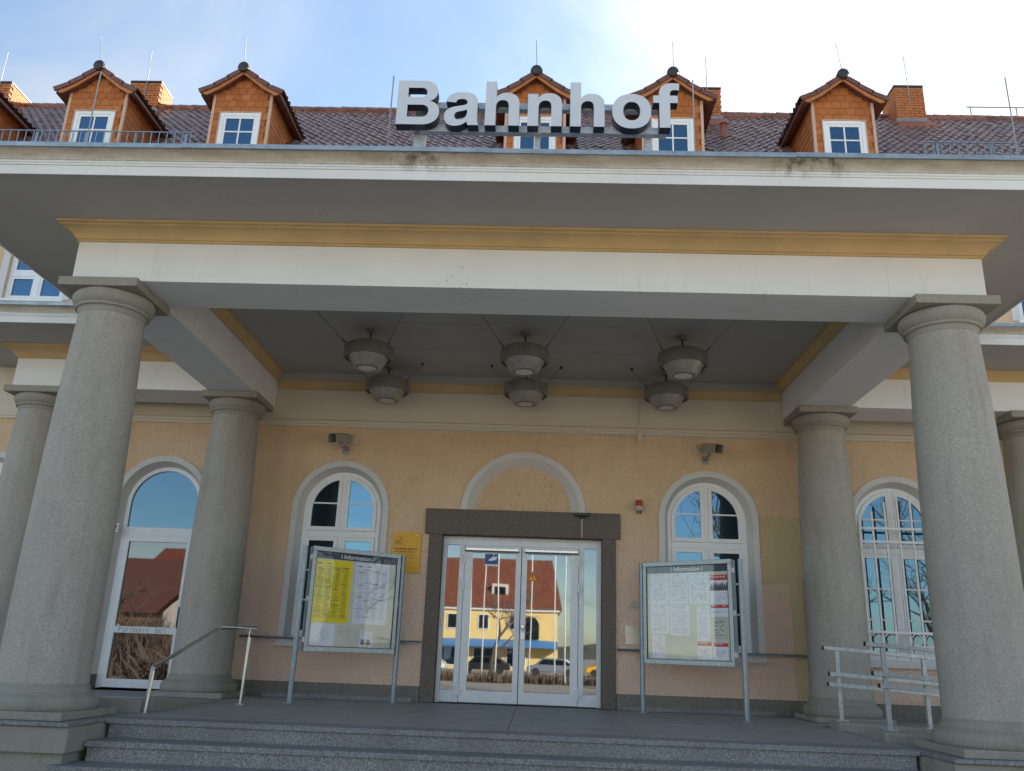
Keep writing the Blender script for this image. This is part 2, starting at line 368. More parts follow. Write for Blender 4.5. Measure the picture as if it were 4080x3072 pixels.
WOFF = {}
def woff(o): return WOFF.get(o.name, Vector((0, 0, 0))) if o else Vector((0, 0, 0))
def finish(me, mats, smooth, recalc=True):
    if recalc:
        b = bmesh.new(); b.from_mesh(me); bmesh.ops.recalc_face_normals(b, faces=b.faces); b.to_mesh(me); b.free()
    for x in (mats if isinstance(mats, (list, tuple)) else [mats]): me.materials.append(MATS[x])
    if smooth:
        me.polygons.foreach_set('use_smooth', [True] * len(me.polygons)); me.set_sharp_from_angle(angle=R(smooth if smooth > 1 else 38))
def obj(name, mb, mats, parent=None, smooth=0, bevel=0.0, base=None):
    """one mesh object; coordinates in mb are world coordinates"""
    me = mb.mesh(name); mi = mb.m
    if any(mi): me.polygons.foreach_set('material_index', mi)
    off = Vector(base) if base is not None else Vector((0, 0, 0))
    po = woff(parent); w = po + off
    if w.length > 0: me.transform(Matrix.Translation(-w))
    finish(me, mats, smooth)
    o = bpy.data.objects.new(name, me); COL.objects.link(o); o.parent = parent; o.location = off; WOFF[o.name] = w
    if bevel:
        md = o.modifiers.new('bevel', 'BEVEL'); md.width = bevel; md.segments = 2; md.limit_method = 'ANGLE'; md.angle_limit = R(40)
    return o
def inst(name, me, parent, loc, rot=(0, 0, 0), scale=(1, 1, 1)):
    o = bpy.data.objects.new(name, me); COL.objects.link(o); o.parent = parent
    o.location = Vector(loc) - woff(parent); o.rotation_euler = rot; o.scale = scale; return o
def empty(name, base, label, cat, group=None):
    o = bpy.data.objects.new(name, None); COL.objects.link(o); o.location = base; o.empty_display_size = 0.1
    WOFF[o.name] = Vector(base); return tag(o, label, cat, group)
def tag(o, label, cat, group=None):
    o['label'] = label; o['category'] = cat
    if group: o['group'] = group
    return o
def struct(o): o['kind'] = 'structure'; return o
def B(*a, **k): return MB().box(*a, **k)

def bez(cmds, n=10):
    """list of ('M',p) ('L',p) ('C',a,b,p) -> point list"""
    pts = []
    for c in cmds:
        if c[0] in 'ML': pts.append(c[1])
        else:
            p0 = pts[-1]
            for i in range(1, n + 1):
                t = i / n; q = 1 - t
                pts.append(tuple(q ** 3 * p0[k] + 3 * q * q * t * c[1][k] + 3 * q * t * t * c[2][k] + t ** 3 * c[3][k] for k in (0, 1)))
    return pts
def polyfill(loops, depth):
    """filled 2D shape with holes, extruded; returns (verts, faces) in u, v, w (w from 0 front to depth)"""
    cu = bpy.data.curves.new('tmp', 'CURVE'); cu.dimensions = '2D'; cu.fill_mode = 'BOTH'; cu.extrude = depth / 2
    for lp in loops:
        sp = cu.splines.new('POLY'); sp.points.add(len(lp) - 1); sp.use_cyclic_u = True
        for p, q in zip(sp.points, lp): p.co = (q[0], q[1], 0, 1)
    o = bpy.data.objects.new('tmp', cu); COL.objects.link(o)
    me = bpy.data.meshes.new_from_object(o)
    vs = [(v.co.x, v.co.y, v.co.z + depth / 2) for v in me.vertices]; fs = [tuple(p.vertices) for p in me.polygons]
    bpy.data.objects.remove(o); bpy.data.curves.remove(cu); bpy.data.meshes.remove(me)
    return vs, fs
def plate(loops, depth, yfront, m=0, mb=None):
    """filled shape standing in the XZ plane, front face at yfront, going back by depth"""
    vs, fs = polyfill(loops, depth); mb = mb or MB()
    return mb.add([(u, yfront + w, v) for u, v, w in vs], fs, m)
def text_geo(s, size, bold=0.0, align='CENTER', shear=0.0, space=1.0):
    cu = bpy.data.curves.new('tmp', 'FONT'); cu.body = s; cu.size = size; cu.align_x = align; cu.align_y = 'CENTER'; cu.offset = bold; cu.shear = shear; cu.space_character = space; cu.resolution_u = 3
    o = bpy.data.objects.new('tmp', cu); COL.objects.link(o); me = bpy.data.meshes.new_from_object(o)
    vs = [tuple(v.co) for v in me.vertices]; fs = [tuple(p.vertices) for p in me.polygons]
    bpy.data.objects.remove(o); bpy.data.curves.remove(cu); bpy.data.meshes.remove(me)
    return vs, fs
def text_on(mb, s, size, frame, u, v, w=0.002, bold=0.0, m=0, **k):
    vs, fs = text_geo(s, size, bold, **k)
    return mb.add([frame(u + x, v + y, w) for x, y, z in vs], fs, m)
def arch(cx, z0, zs, r, n=28):
    """arched opening outline: jambs from z0 to the springing zs, semicircle radius r"""
    p = [(cx - r, z0)]
    for i in range(n + 1):
        a = math.pi - math.pi * i / n; p.append((cx + r * math.cos(a), zs + r * math.sin(a)))
    p.append((cx + r, z0)); return p
def loft(mb, loops, ys, closed=True, m=0):
    """join equal-length XZ outlines lying at the given depths"""
    n = len(loops[0]); k0 = [(p[0], y, p[1]) for lp, y in zip(loops, ys) for p in lp]; fs = []
    for i in range(len(loops) - 1):
        for j in range(n if closed else n - 1):
            w = (j + 1) % n; fs.append((i * n + j, i * n + w, (i + 1) * n + w, (i + 1) * n + j))
    return mb.add(k0, fs, m)

# ------------------------------------------------------------------ ground, terrace, steps
GZ = -0.96
struct(obj('ground', MB().add([(-900, -900, GZ), (900, -900, GZ), (900, 900, GZ), (-900, 900, GZ)], [(0, 1, 2, 3)]), 'paving'))
terrace = struct(obj('terrace', B(-3.60, 3.60, -4.07, 0.10, GZ, -0.021).box(-8.6, -3.60, -1.35, 0.10, GZ, -0.021).box(3.60, 8.6, -1.35, 0.10, GZ, -0.021), 'plinth render'))
# floor slabs of granite, each its own piece
xs = [-3.60, -2.42, -1.20, 0.0, 1.20, 2.42, 3.60]; ys_ = [-4.07, -3.25, -2.45, -1.62, -0.80, -0.03]
for i in range(6):
    for j in range(5):
        g = 0.003
        obj('floor_slab', B(xs[i] + g, xs[i + 1] - g, ys_[j] + g, ys_[j + 1] - g, -0.019, random.uniform(-0.0012, 0.0008)), 'granite floor', terrace, bevel=0.002)
for sx in (-1, 1):
    for k in range(4):
        a, b = 3.60 + k * 1.25, 3.60 + (k + 1) * 1.25; g = 0.002
        obj('floor_slab', B(min(sx * a, sx * b) + g, max(sx * a, sx * b) - g, -1.35, -0.03, -0.019, 0.0), 'granite floor', terrace, bevel=0.002)
steps = struct(obj('stairs', B(-3.585, 3.585, -5.70, -4.09, GZ, -0.80), 'plinth render'))
RS, TR = 0.16, 0.335
for k in range(6):
    z = -k * RS; yf = -4.40 - k * TR
    if z - RS < GZ - 0.001: pass
    splits = [-3.598, -1.9 + 0.5 * (k % 2), 0.3 - 0.6 * (k % 2), 1.9 + 0.4 * (k % 2), 3.598]
    if k >= 2: splits[0], splits[-1] = -3.62 - (k - 2) * 0.3 - 0.08, 3.70 + (k - 2) * 0.3
    for a, b in zip(splits[:-1], splits[1:]):
        # tread slab with a small nosing over a recessed riser
        obj('step_tread', B(a + 0.0012, b - 0.0012, yf, yf + TR + 0.03 if k else -4.072, z - 0.045, z - 0.0005 * (k == 0)), 'granite', steps, bevel=0.004)
    if z - RS >= GZ - 0.01:
        obj('step_riser', B(splits[0] + 0.03, splits[-1] - 0.03, yf + 0.022, yf + 0.25, z - RS + 0.0, z - 0.046), 'granite', steps)

# ------------------------------------------------------------------ portico
portico = empty('entrance_portico', (0, -4.44, 0), 'columned entrance portico with white beams, gold cornice and flat roof', 'portico')
XC, D1, D2, XO = 4.2167, -4.444, -0.648, 7.1095
SH = [(0.385, 0.285), (0.384, 0.9), (0.381, 1.6), (0.370, 2.3), (0.352, 3.0), (0.330, 3.5), (0.316, 3.80)]
CAPP = [(0.316, 3.801), (0.322, 3.815), (0.322, 3.83), (0.326, 3.845), (0.334, 3.858), (0.352, 3.861), (0.358, 3.868), (0.358, 3.885), (0.352, 3.892),
        (0.362, 3.900), (0.384, 3.925), (0.396, 3.955), (0.398, 3.985), (0.390, 4.012), (0.372, 4.030)]
BASP = [(0.47, 0.068), (0.482, 0.085), (0.487, 0.115), (0.484, 0.15), (0.470, 0.175), (0.445, 0.190), (0.438, 0.192), (0.438, 0.206), (0.425, 0.210), (0.412, 0.225), (0.404, 0.245), (0.404, 0.262), (0.395, 0.268), (0.386, 0.2845)]
for cx, cy in ((-XC, D1), (XC, D1), (-XC, D2), (XC, D2), (-XO, D2), (XO, D2)):
    sh = obj('column', MB().lathe(SH, cx, cy, 56), 'shaft stone', portico, smooth=40)
    obj('capital', MB().lathe(CAPP, cx, cy, 56), 'capital stone', sh, smooth=28)
    obj('abacus', B(cx - 0.401, cx + 0.401, cy - 0.401, cy + 0.401, 4.031, 4.1235), 'capital stone', sh, bevel=0.008)
    obj('base', MB().lathe(BASP, cx, cy, 56), 'base stone', sh, smooth=30)
    obj('plinth', B(cx - 0.49, cx + 0.49, cy - 0.49, cy + 0.49 if cy == D1 else cy + 0.44, 0.001, 0.067), 'base stone', sh, bevel=0.008)
for sx in (-1, 1):
    a, b = sorted((sx * 3.605, sx * 4.90))
    pd = obj('pedestal', B(a + (0.04 if sx > 0 else 0.05), b - (0.05 if sx > 0 else 0.04), -4.96, -3.72, GZ, -0.245), 'base stone', portico)
    obj('pedestal_block', B(a, b, -5.01, -3.70, -0.242, -0.034), 'base stone', pd, bevel=0.012)
    obj('cover_slab', B(a - (0.012 if sx < 0 else 0.012), b + 0.012, -5.045, -3.70, -0.031, 0.0), 'granite', pd, bevel=0.005)
# low kerb wedge beside the terrace on the handrail side
kb = MB(); xa, xb = -4.05, -3.612
kb.add([(xa, -3.69, GZ), (xb, -3.69, GZ), (xb, -1.36, GZ), (xa, -1.36, GZ), (xa, -3.69, 0.125), (xb, -3.69, 0.125), (xb, -1.36, 0.006), (xa, -1.36, 0.006)],
       [(0, 3, 2, 1), (4, 5, 6, 7), (0, 1, 5, 4), (1, 2, 6, 5), (2, 3, 7, 6), (3, 0, 4, 7)])
obj('side_kerb', kb, 'base stone', portico, bevel=0.01)
ZB, ZT = 4.124, 4.72
bm_ = 'white paint'
obj('beam', B(-4.541, 4.541, -4.75, -4.08, ZB, ZT), bm_, portico, bevel=0.005)
for sx in (-1, 1):
    a, b = sorted((sx * 3.87, sx * 4.540)); obj('beam', B(a, b, -4.079, -0.981, ZB + 0.001, ZT), bm_, portico, bevel=0.005)
    a, b = sorted((sx * 3.871, sx * 7.435)); obj('beam', B(a, b, -0.98, -0.30, ZB, ZT), bm_, portico, bevel=0.005)
    a, b = sorted((sx * 3.872, sx * 4.539)); obj('beam', B(a, b, -0.299, -0.025, ZB + 0.001, ZT), bm_, portico)
    a, b = sorted((sx * 6.775, sx * 7.434)); obj('beam', B(a, b, -0.299, -0.003, ZB + 0.001, ZT), bm_, portico)
GP = [(0.0, 4.548), (0.016, 4.552), (0.016, 4.572), (0.028, 4.576), (0.034, 4.592), (0.052, 4.622), (0.085, 4.650), (0.125, 4.668), (0.150, 4.674), (0.150, 4.690), (0.182, 4.696), (0.182, 4.7195), (0.0, 4.7195)]
e = 0.001
obj('gold_cornice', MB().sweep([(-4.541 - e, -2.0), (-4.541 - e, -4.75 - e), (4.541 + e, -4.75 - e), (4.541 + e, -2.0)], GP), 'gold paint', portico, smooth=30)
for sx in (-1, 1):
    pth = [(-4.75, -0.98 - e), (-7.435 - e, -0.98 - e), (-7.435 - e, -0.02)]
    if sx > 0: pth = [(7.435 + e, -0.02), (7.435 + e, -0.98 - e), (4.75, -0.98 - e)]
    else: pth = pth[::-1]
    obj('gold_cornice', MB().sweep(pth, GP), 'gold paint', portico, smooth=30)
    obj('gold_cornice', MB().sweep([(sx * (4.541 + e), -2.0), (sx * (4.541 + e), -0.98)] if sx > 0 else [(-4.541 - e, -0.98), (-4.541 - e, -2.0)], GP), 'gold paint', portico, smooth=30)
# inside of the bay
GI = [(0.0, 4.585), (0.012, 4.588), (0.012, 4.604), (0.035, 4.625), (0.07, 4.665), (0.105, 4.685), (0.105, 4.700), (0.125, 4.704), (0.125, 4.7195), (0.0, 4.7195)]
obj('inner_cornice', MB().sweep([(-3.87 + e, -0.03), (-3.87 + e, -4.08 + e), (3.87 - e, -4.08 + e), (3.87 - e, -0.03)], [(-o, z) for o, z in GI]), 'gold paint', portico, smooth=30)
# slab: soffit plate and ceilings
SXH, SYF = 5.67, -5.78
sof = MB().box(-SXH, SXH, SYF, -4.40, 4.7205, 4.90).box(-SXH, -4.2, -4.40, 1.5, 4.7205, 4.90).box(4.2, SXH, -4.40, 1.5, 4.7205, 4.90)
obj('soffit', sof, 'shaded soffit white', portico)
obj('ceiling', B(-4.2, 4.2, -4.40, 1.5, 4.7207, 4.90), 'shaded ceiling white', portico)
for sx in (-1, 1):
    a, b = sorted((sx * 5.672, sx * 8.57)); obj('soffit', B(a, b, -2.02, 1.5, 4.7205, 4.90), 'shaded soffit white', portico)
FP = [(0.0, 4.708), (0.006, 4.704), (0.010, 4.708), (0.010, 4.795), (0.022, 4.798), (0.022, 4.816), (0.030, 4.819), (0.030, 4.838), (0.044, 4.842), (0.050, 4.856), (0.064, 4.878), (0.088, 4.897), (0.110, 4.908), (0.122, 4.916), (0.122, 4.924), (0.0, 4.924)]
FL = [(-0.05, 4.926), (0.150, 4.914), (0.152, 4.905), (0.156, 4.905), (0.158, 4.948), (0.150, 4.953), (-0.05, 4.965)]
obj('fascia', MB().sweep([(-SXH, -1.9), (-SXH, SYF), (SXH, SYF), (SXH, -1.9)], FP), 'fascia', portico, smooth=25)
# sheet-metal edging in lengths with visible overlaps
edges = [-SXH, -3.05, -0.32, 2.42, SXH]
for i in range(4):
    a, b = edges[i], edges[i + 1]; dz = 0.0035 * (i % 2)
    pth = [(a, SYF), (b, SYF)]
    if i == 0: pth = [(-SXH, -1.9)] + pth
    if i == 3: pth = pth + [(SXH, -1.9)]
    obj('edge_flashing', MB().sweep(pth, [(o + dz * 0.8, z + dz) for o, z in FL]), 'zinc', portico)
for sx in (-1, 1):
    pth = [(8.57, 1.5), (8.57, -2.02), (5.5, -2.02)]
    pth = pth[::-1] if sx < 0 else pth
    pth = [(sx * x, y) for x, y in pth]
    if sx > 0: pth = [(5.5, -2.02), (8.57, -2.02), (8.57, 1.5)]
    else: pth = [(-8.57, 1.5), (-8.57, -2.02), (-5.5, -2.02)]
    obj('fascia', MB().sweep(pth, FP), 'fascia', portico, smooth=25)
    obj('edge_flashing', MB().sweep(pth, FL), 'zinc', portico)
obj('roof_deck', B(-5.60, 5.60, -5.72, 1.49, 4.905, 4.935).box(-8.5, -5.60, -1.96, 1.49, 4.905, 4.935).box(5.60, 8.5, -1.96, 1.49, 4.905, 4.935), 'lead', portico)
# surface-run cable ducts on the ceiling
for q in ((-2.15, 2.3, -2.30, -2.285), (-2.0, 1.75, -1.30, -1.285), (1.72, 1.745, -1.284, -0.14)): obj('cable_duct', B(*q, 4.712, 4.7195), 'shaded ceiling white', portico)

# ------------------------------------------------------------------ station building
station = empty('station_building', (0, 0, 0), 'yellow plastered railway station with arched windows, dormers and tiled roof', 'building')
WINX = [-8.13, -5.43, -2.71, 2.71, 5.43, 8.13]; RO, RI, ZS, YW = 0.722, 0.575, 2.645, 0.14
X0, X1 = -19.0, 19.0
loops = [[(X0, 0.205), (X1, 0.205), (X1, 3.89), (X0, 3.89)]]
for cx in WINX:
    loops.append(arch(cx, 0.70 if cx != -5.43 else 0.2049, ZS, RO - 0.02))
loops[0] = [(X0, 0.205), (-5.43 - RO + 0.02, 0.205)]; lp = arch(-5.43, 0.205, ZS, RO - 0.02); loops[0] += lp[1:-1] + [(-5.43 + RO - 0.02, 0.205), (-1.30, 0.205), (-1.30, 2.40), (1.30, 2.40), (1.30, 0.205), (X1, 0.205), (X1, 3.89), (X0, 3.89)]
loops = [loops[0]] + [arch(cx, 0.70, ZS, RO - 0.02) for cx in WINX if cx != -5.43] + [arch(0, 2.685, 2.686, 0.90, 40)[1:-1]]
obj('wall', plate(loops, 0.33, 0.0), 'plaster', station)
obj('back_wall', B(X0, X1, 0.60, 0.7, GZ, 4.7), 'interior dark', station)
obj('frieze', B(X0, X1, -0.012, 0.33, 4.0, 4.7195), 'cream paint', station)
obj('string_course', MB().sweep([(X1, 0.0), (X0, 0.0)][::-1], [(0.0, 3.888), (0.03, 3.892), (0.03, 3.93), (0.042, 3.935), (0.042, 3.985), (0.03, 3.992), (0.014, 4.004), (0.0, 4.004)]), 'cream paint', station)
obj('wall_cornice', MB().sweep([(-3.86, -0.0125), (3.86, -0.0125)], [(0.0, 4.47), (0.012, 4.474), (0.012, 4.50), (0.03, 4.52), (0.045, 4.55), (0.07, 4.585), (0.085, 4.59), (0.085, 4.61), (0.0, 4.61)]), 'gold paint', station, smooth=30)
obj('ceiling_bulkhead', B(-3.868, 3.868, -0.105, -0.0126, 4.6105, 4.7195), 'shaded ceiling white', station)
for a, b in ((X0, -6.16), (-4.70, -1.365), (1.365, X1)):
    obj('base_course', B(a, b, -0.030, 0.33, GZ, 0.2035), 'plinth render', station, bevel=0.006)
    if abs(a) < 10:
        obj('base_ledge', B(a, min(b, 3.72), -0.062, -0.031, 0.0, 0.095), 'plinth render', station, bevel=0.005)
obj('base_strip', B(-3.55, -1.44, -0.115, -0.064, 0.0, 0.055), 'granite', station, bevel=0.004); obj('base_strip', B(1.44, 3.5, -0.115, -0.064, 0.0, 0.055), 'granite', station, bevel=0.004)
# upper storey
obj('upper_wall', plate([[(X0, 4.6), (X1, 4.6), (X1, 9.0), (X0, 9.0)]] + [[(c - 0.56, 6.52), (c + 0.56, 6.52), (c + 0.56, 8.0), (c - 0.56, 8.0)] for c in (-12.2, -9.10, 9.10, 12.2)], 0.3, 1.5), 'plaster', station)
obj('eaves_cornice', MB().sweep([(X0, 1.5), (X1, 1.5)], [(0, 8.55), (0.05, 8.56), (0.08, 8.7), (0.3, 8.82), (0.34, 8.95), (0.0, 8.95)]), 'white paint', station)

def surround(cx, z0, door=False, parent=station, ro=RO, ri=RI, zs=ZS, yin=YW):
    """splayed painted surround: flat band, then a splay in to the frame"""
    mb = MB(); rm = ro - 0.085
    L1 = arch(cx, z0, zs, ro); L2 = arch(cx, z0, zs, rm); L3 = arch(cx, z0, zs, ri)
    loft(mb, [L1, L1, L2, L3, L3], [0.02, -0.022, -0.022, yin, yin + 0.05], closed=False)
    return obj('window_surround', mb, 'surround paint', parent, smooth=20)
def bar(mb, x0, x1, z0, z1, y0, y1, m=0): return mb.box(x0, x1, y0, y1, z0, z1, m)
def ring(mb, cx, z0, zs, r1, r2, y0, y1, m=0):
    A, Bq = arch(cx, z0, zs, r1), arch(cx, z0, zs, r2)
    return loft(mb, [A, A, Bq, Bq, A], [y1, y0, y0, y1, y1], closed=False, m=m)
def half_pane(cx, s, zb, zs, r, xin):
    """outline of half an arched light"""
    pts = [(cx + s * xin, zb)]; th0 = math.acos(xin / r); n = 14
    pts.append((cx + s * r, zb))
    for i in range(n + 1):
        a = th0 * i / n; pts.append((cx + s * r * math.cos(a), zs + r * math.sin(a)))
    return pts if s > 0 else pts[::-1]
def arched_window(cx, bars=True):
    z0 = 0.79; y = YW
    surround(cx, 0.70)
    obj('window_sill', B(cx - RO - 0.03, cx + RO + 0.03, -0.055, 0.10, 0.675, 0.70), 'surround paint', station, bevel=0.006)
    obj('window_sill', B(cx - RO, cx + RO, -0.02, 0.20, 0.70, 0.775), 'surround paint', station, bevel=0.006)
    mb = MB(); ring(mb, cx, 0.775, ZS, RI + 0.01, RI - 0.055, y, y + 0.07)
    bar(mb, cx - RI, cx + RI, 0.775, 0.84, y + 0.001, y + 0.07); bar(mb, cx - RI + 0.05, cx + RI - 0.05, 2.245, 2.335, y - 0.004, y + 0.069)
    bar(mb, cx - 0.028, cx + 0.028, 0.84, 2.245, y - 0.006, y + 0.069); bar(mb, cx - 0.028, cx + 0.028, 2.335, ZS + RI - 0.05, y - 0.006, y + 0.069)
    w = obj('window', mb, 'upvc', station, bevel=0.004)
    for s in (-1, 1):
        # lower sash and upper quarter-round sash
        a, b = sorted((cx + s * 0.030, cx + s * (RI - 0.057)))
        mb = plate([[(a, 0.842), (b, 0.842), (b, 2.243), (a, 2.243)], [(a + 0.058, 0.90), (b - 0.058, 0.90), (b - 0.058, 2.185), (a + 0.058, 2.185)]], 0.055, y - 0.012)
        obj('sash', mb, 'upvc', w, bevel=0.005)
        o1 = half_pane(cx, s, 2.338, ZS, RI - 0.058, 0.030); o2 = half_pane(cx, s, 2.394, ZS, RI - 0.113, 0.086)
        obj('sash', plate([o1, o2], 0.055, y - 0.012), 'upvc', w, bevel=0.005)
        obj('pane', B(a + 0.05, b - 0.05, y + 0.012, y + 0.03, 0.89, 2.195), 'window glass', w)
        obj('pane', plate([half_pane(cx, s, 2.388, ZS, RI - 0.108, 0.080)], 0.018, y + 0.012), 'window glass', w)
        for zz_ in (1.325, 1.755, 2.746): obj('glazing_bar', B(a + 0.05, b - 0.05, y + 0.004, y + 0.0118, zz_ - 0.011, zz_ + 0.011), 'upvc', w)
for cx in WINX:
    if cx != -5.43: arched_window(cx)

# blind arch over the entrance
bl = MB(); AC = 2.66
L1 = arch(0, 2.690, AC, 0.92, 40)[1:-1]; L2 = arch(0, 2.69, AC, 0.835, 40)[1:-1]; L3 = arch(0, 2.69, AC, 0.70, 40)[1:-1]
loft(bl, [L1, L1, L2, L3], [0.01, -0.022, -0.022, 0.115], closed=False)
obj('arch_surround', bl, 'surround paint', station, smooth=20)
obj('blind_arch_panel', plate([arch(0, 2.66, AC + 0.001, 0.93, 40)], 0.04, 0.10), 'plaster', station)

# stone door case
case = obj('door_case', B(-1.428, 1.428, -0.045, 0.40, 2.315, 2.687), 'brown stone', station, bevel=0.008)
for sx in (-1, 1):
    a, b = sorted((sx * 1.163, sx * 1.36)); obj('door_jamb', B(a, b, -0.038, 0.40, 0.0, 2.3145), 'brown stone', case, bevel=0.008)
# entrance door: frame, side lights, two leaves
YD = 0.15
fr = MB(); bar(fr, -1.1625, -1.10, 0.0, 2.314, YD, YD + 0.07); bar(fr, 1.10, 1.1625, 0.0, 2.314, YD, YD + 0.07); bar(fr, -1.10, 1.10, 2.188, 2.314, YD, YD + 0.07)
for sx in (-1, 1):
    a, b = sorted((sx * 0.838, sx * 0.915)); bar(fr, a, b, 0.0, 2.188, YD, YD + 0.07)
    a, b = sorted((sx * 0.915, sx * 1.10)); bar(fr, a, b, 0.0, 0.172, YD + 0.001, YD + 0.07)
door = obj('entrance_door', fr, 'white aluminium', station, bevel=0.004)
obj('threshold', B(-1.1, 1.1, 0.06, 0.145, 0.001, 0.012), 'black rubber', door)
for sx in (-1, 1):
    a, b = sorted((sx * 0.910, sx * 1.098)); obj('side_light', B(a, b, YD + 0.028, YD + 0.04, 0.168, 2.19), 'door glass', door)
    a, b = sorted((sx * 0.006, sx * 0.832)); ga, gb_ = sorted((sx * 0.082, sx * 0.725))
    obj('door_leaf', plate([[(a, 0.015), (b, 0.015), (b, 2.183), (a, 2.183)], [(ga, 0.172), (gb_, 0.172), (gb_, 2.082), (ga, 2.082)]], 0.06, YD - 0.012), 'white aluminium', door, bevel=0.004)
    obj('pane', B(ga - 0.006, gb_ + 0.006, YD + 0.014, YD + 0.026, 0.166, 2.088), 'door glass', door)
    a, b = sorted((sx * 0.045, sx * 0.822))
    cl = MB().box(a, b, YD - 0.055, YD - 0.013, 2.108, 2.150)
    obj('door_closer', cl, 'stainless', door, bevel=0.006)
    obj('closer_cover', B(a - 0.004, b + 0.004, YD - 0.057, YD - 0.013, 2.094, 2.1075), 'black plastic', door)
    for hz in (2.00, 1.615, 0.175):
        hb = MB().box(sx * 0.835 - 0.012, sx * 0.835 + 0.012, YD - 0.042, YD - 0.0125, hz - 0.075, hz + 0.075)
        hb.box(sx * 0.835 - 0.052, sx * 0.835 - 0.012, YD - 0.028, YD - 0.0125, hz + 0.03, hz + 0.072).box(sx * 0.835 + 0.012, sx * 0.835 + 0.052, YD - 0.028, YD - 0.0125, hz - 0.022, hz + 0.022).box(sx * 0.835 - 0.052, sx * 0.835 - 0.012, YD - 0.028, YD - 0.0125, hz - 0.072, hz - 0.03)
        obj('hinge', hb, 'white aluminium', door, bevel=0.003)
kn = MB().lathe([(0.0, 0.0), (0.026, 0.0), (0.026, 0.012), (0.012, 0.014), (0.012, 0.04), (0.03, 0.045), (0.033, 0.06), (0.026, 0.075), (0.0, 0.078)], 0, 0, 20)
kn.xform(Matrix.Translation((0.045, YD - 0.0125, 1.05)) @ Matrix.Rotation(R(90), 4, 'X')); obj('door_knob', kn, 'stainless', door, smooth=30)
obj('key_plate', plate([[(0.045 + 0.022 * math.cos(t * 0.3142), 0.93 + 0.045 * math.sin(t * 0.3142)) for t in range(20)], [(0.045 + 0.009 * math.cos(t * 0.3142), 0.93 + 0.022 * math.sin(t * 0.3142)) for t in range(20)]], 0.006, YD - 0.019), 'stainless', door)

# arched glazed side door (numbered 52)
cx = -5.43; surround(cx, 0.2); 
for sx in (-1, 1):
    a, b = sorted((cx + sx * (RI + 0.002), cx + sx * 0.722)); obj('base_block', B(a, b, -0.034, 0.19, 0.0, 0.1995), 'plinth render', station, bevel=0.005)
mb = MB(); ring(mb, cx, 0.02, ZS, RI + 0.01, RI - 0.06, YW, YW + 0.07); bar(mb, cx - RI + 0.03, cx + RI - 0.03, 2.17, 2.30, YW + 0.002, YW + 0.068)
sd_ = obj('side_door', mb, 'white aluminium', station, bevel=0.004)
a, b = cx - RI + 0.062, cx + RI - 0.062
obj('door_leaf', plate([[(a, 0.03), (b, 0.03), (b, 2.168), (a, 2.168)], [(a + 0.075, 0.147), (b - 0.075, 0.147), (b - 0.075, 0.776), (a + 0.075, 0.776)], [(a + 0.075, 0.866), (b - 0.075, 0.866), (b - 0.075, 2.085), (a + 0.075, 2.085)]], 0.06, YW - 0.008), 'white aluminium', sd_, bevel=0.004)
obj('pane', B(a + 0.07, b - 0.07, YW + 0.02, YW + 0.03, 0.142, 0.782), 'side glass', sd_)
obj('pane', B(a + 0.07, b - 0.07, YW + 0.02, YW + 0.03, 0.86, 2.09), 'side glass', sd_)
obj('fanlight', plate([arch(cx, 2.29, ZS, RI - 0.055)], 0.012, YW + 0.03), 'fanlight glass', sd_)
obj('pull_handle', MB().tube([(-4.935, YW - 0.01, 0.86), (-4.935, YW - 0.055, 0.87), (-4.935, YW - 0.07, 0.90), (-4.935, YW - 0.07, 1.12), (-4.935, YW - 0.055, 1.15), (-4.935, YW - 0.01, 1.16)], 0.016, 10), 'black rubber', sd_, smooth=40)
gmb = MB()
def stroke(pts, w=0.0035):
    gmb.tube([(cx + p[0], YW - 0.0095, p[1]) for p in pts], w, 4)
GR = {'P': [[(0, 0), (0.01, 0.07)], [(-0.01, 0.06), (0.03, 0.068), (0.035, 0.045), (0.005, 0.035)]], 'O': [[(0.02 + 0.02 * math.cos(t), 0.033 + 0.033 * math.sin(t)) for t in [i * 0.7 for i in range(10)]]],
      'F': [[(0, 0), (0.008, 0.068), (0.035, 0.066)], [(0.004, 0.038), (0.028, 0.038)]], 'E': [[(0.038, 0.066), (0.01, 0.06), (0.0, 0.032), (0.01, 0.006), (0.038, 0.004)], [(0.0, 0.034), (0.032, 0.036)]],
      'H': [[(0, 0), (0.004, 0.068)], [(0.034, 0.0), (0.038, 0.068)], [(0.0, 0.032), (0.038, 0.034)]], 'A': [[(0, 0), (0.022, 0.068), (0.04, 0.0)], [(0.008, 0.026), (0.036, 0.028)]],
      'T': [[(0.018, 0), (0.02, 0.062)], [(0.0, 0.05), (0.042, 0.052)]], 'G': [[(0.036, 0.06), (0.01, 0.058), (0.0, 0.03), (0.012, 0.004), (0.036, 0.01), (0.036, 0.03), (0.02, 0.03)]],
      'S': [[(0.036, 0.062), (0.01, 0.064), (0.006, 0.046), (0.032, 0.03), (0.03, 0.006), (0.0, 0.004)]]}
ux = -0.37
for ch in 'POFEHATE OGS':
    if ch != ' ':
        for stp in GR[ch]: stroke([(ux + p[0] * 1.05, 0.788 + p[1] * 0.95) for p in stp], 0.0036)
    ux += 0.058 if ch != ' ' else 0.075
obj('graffiti', gmb, 'graffiti', sd_)

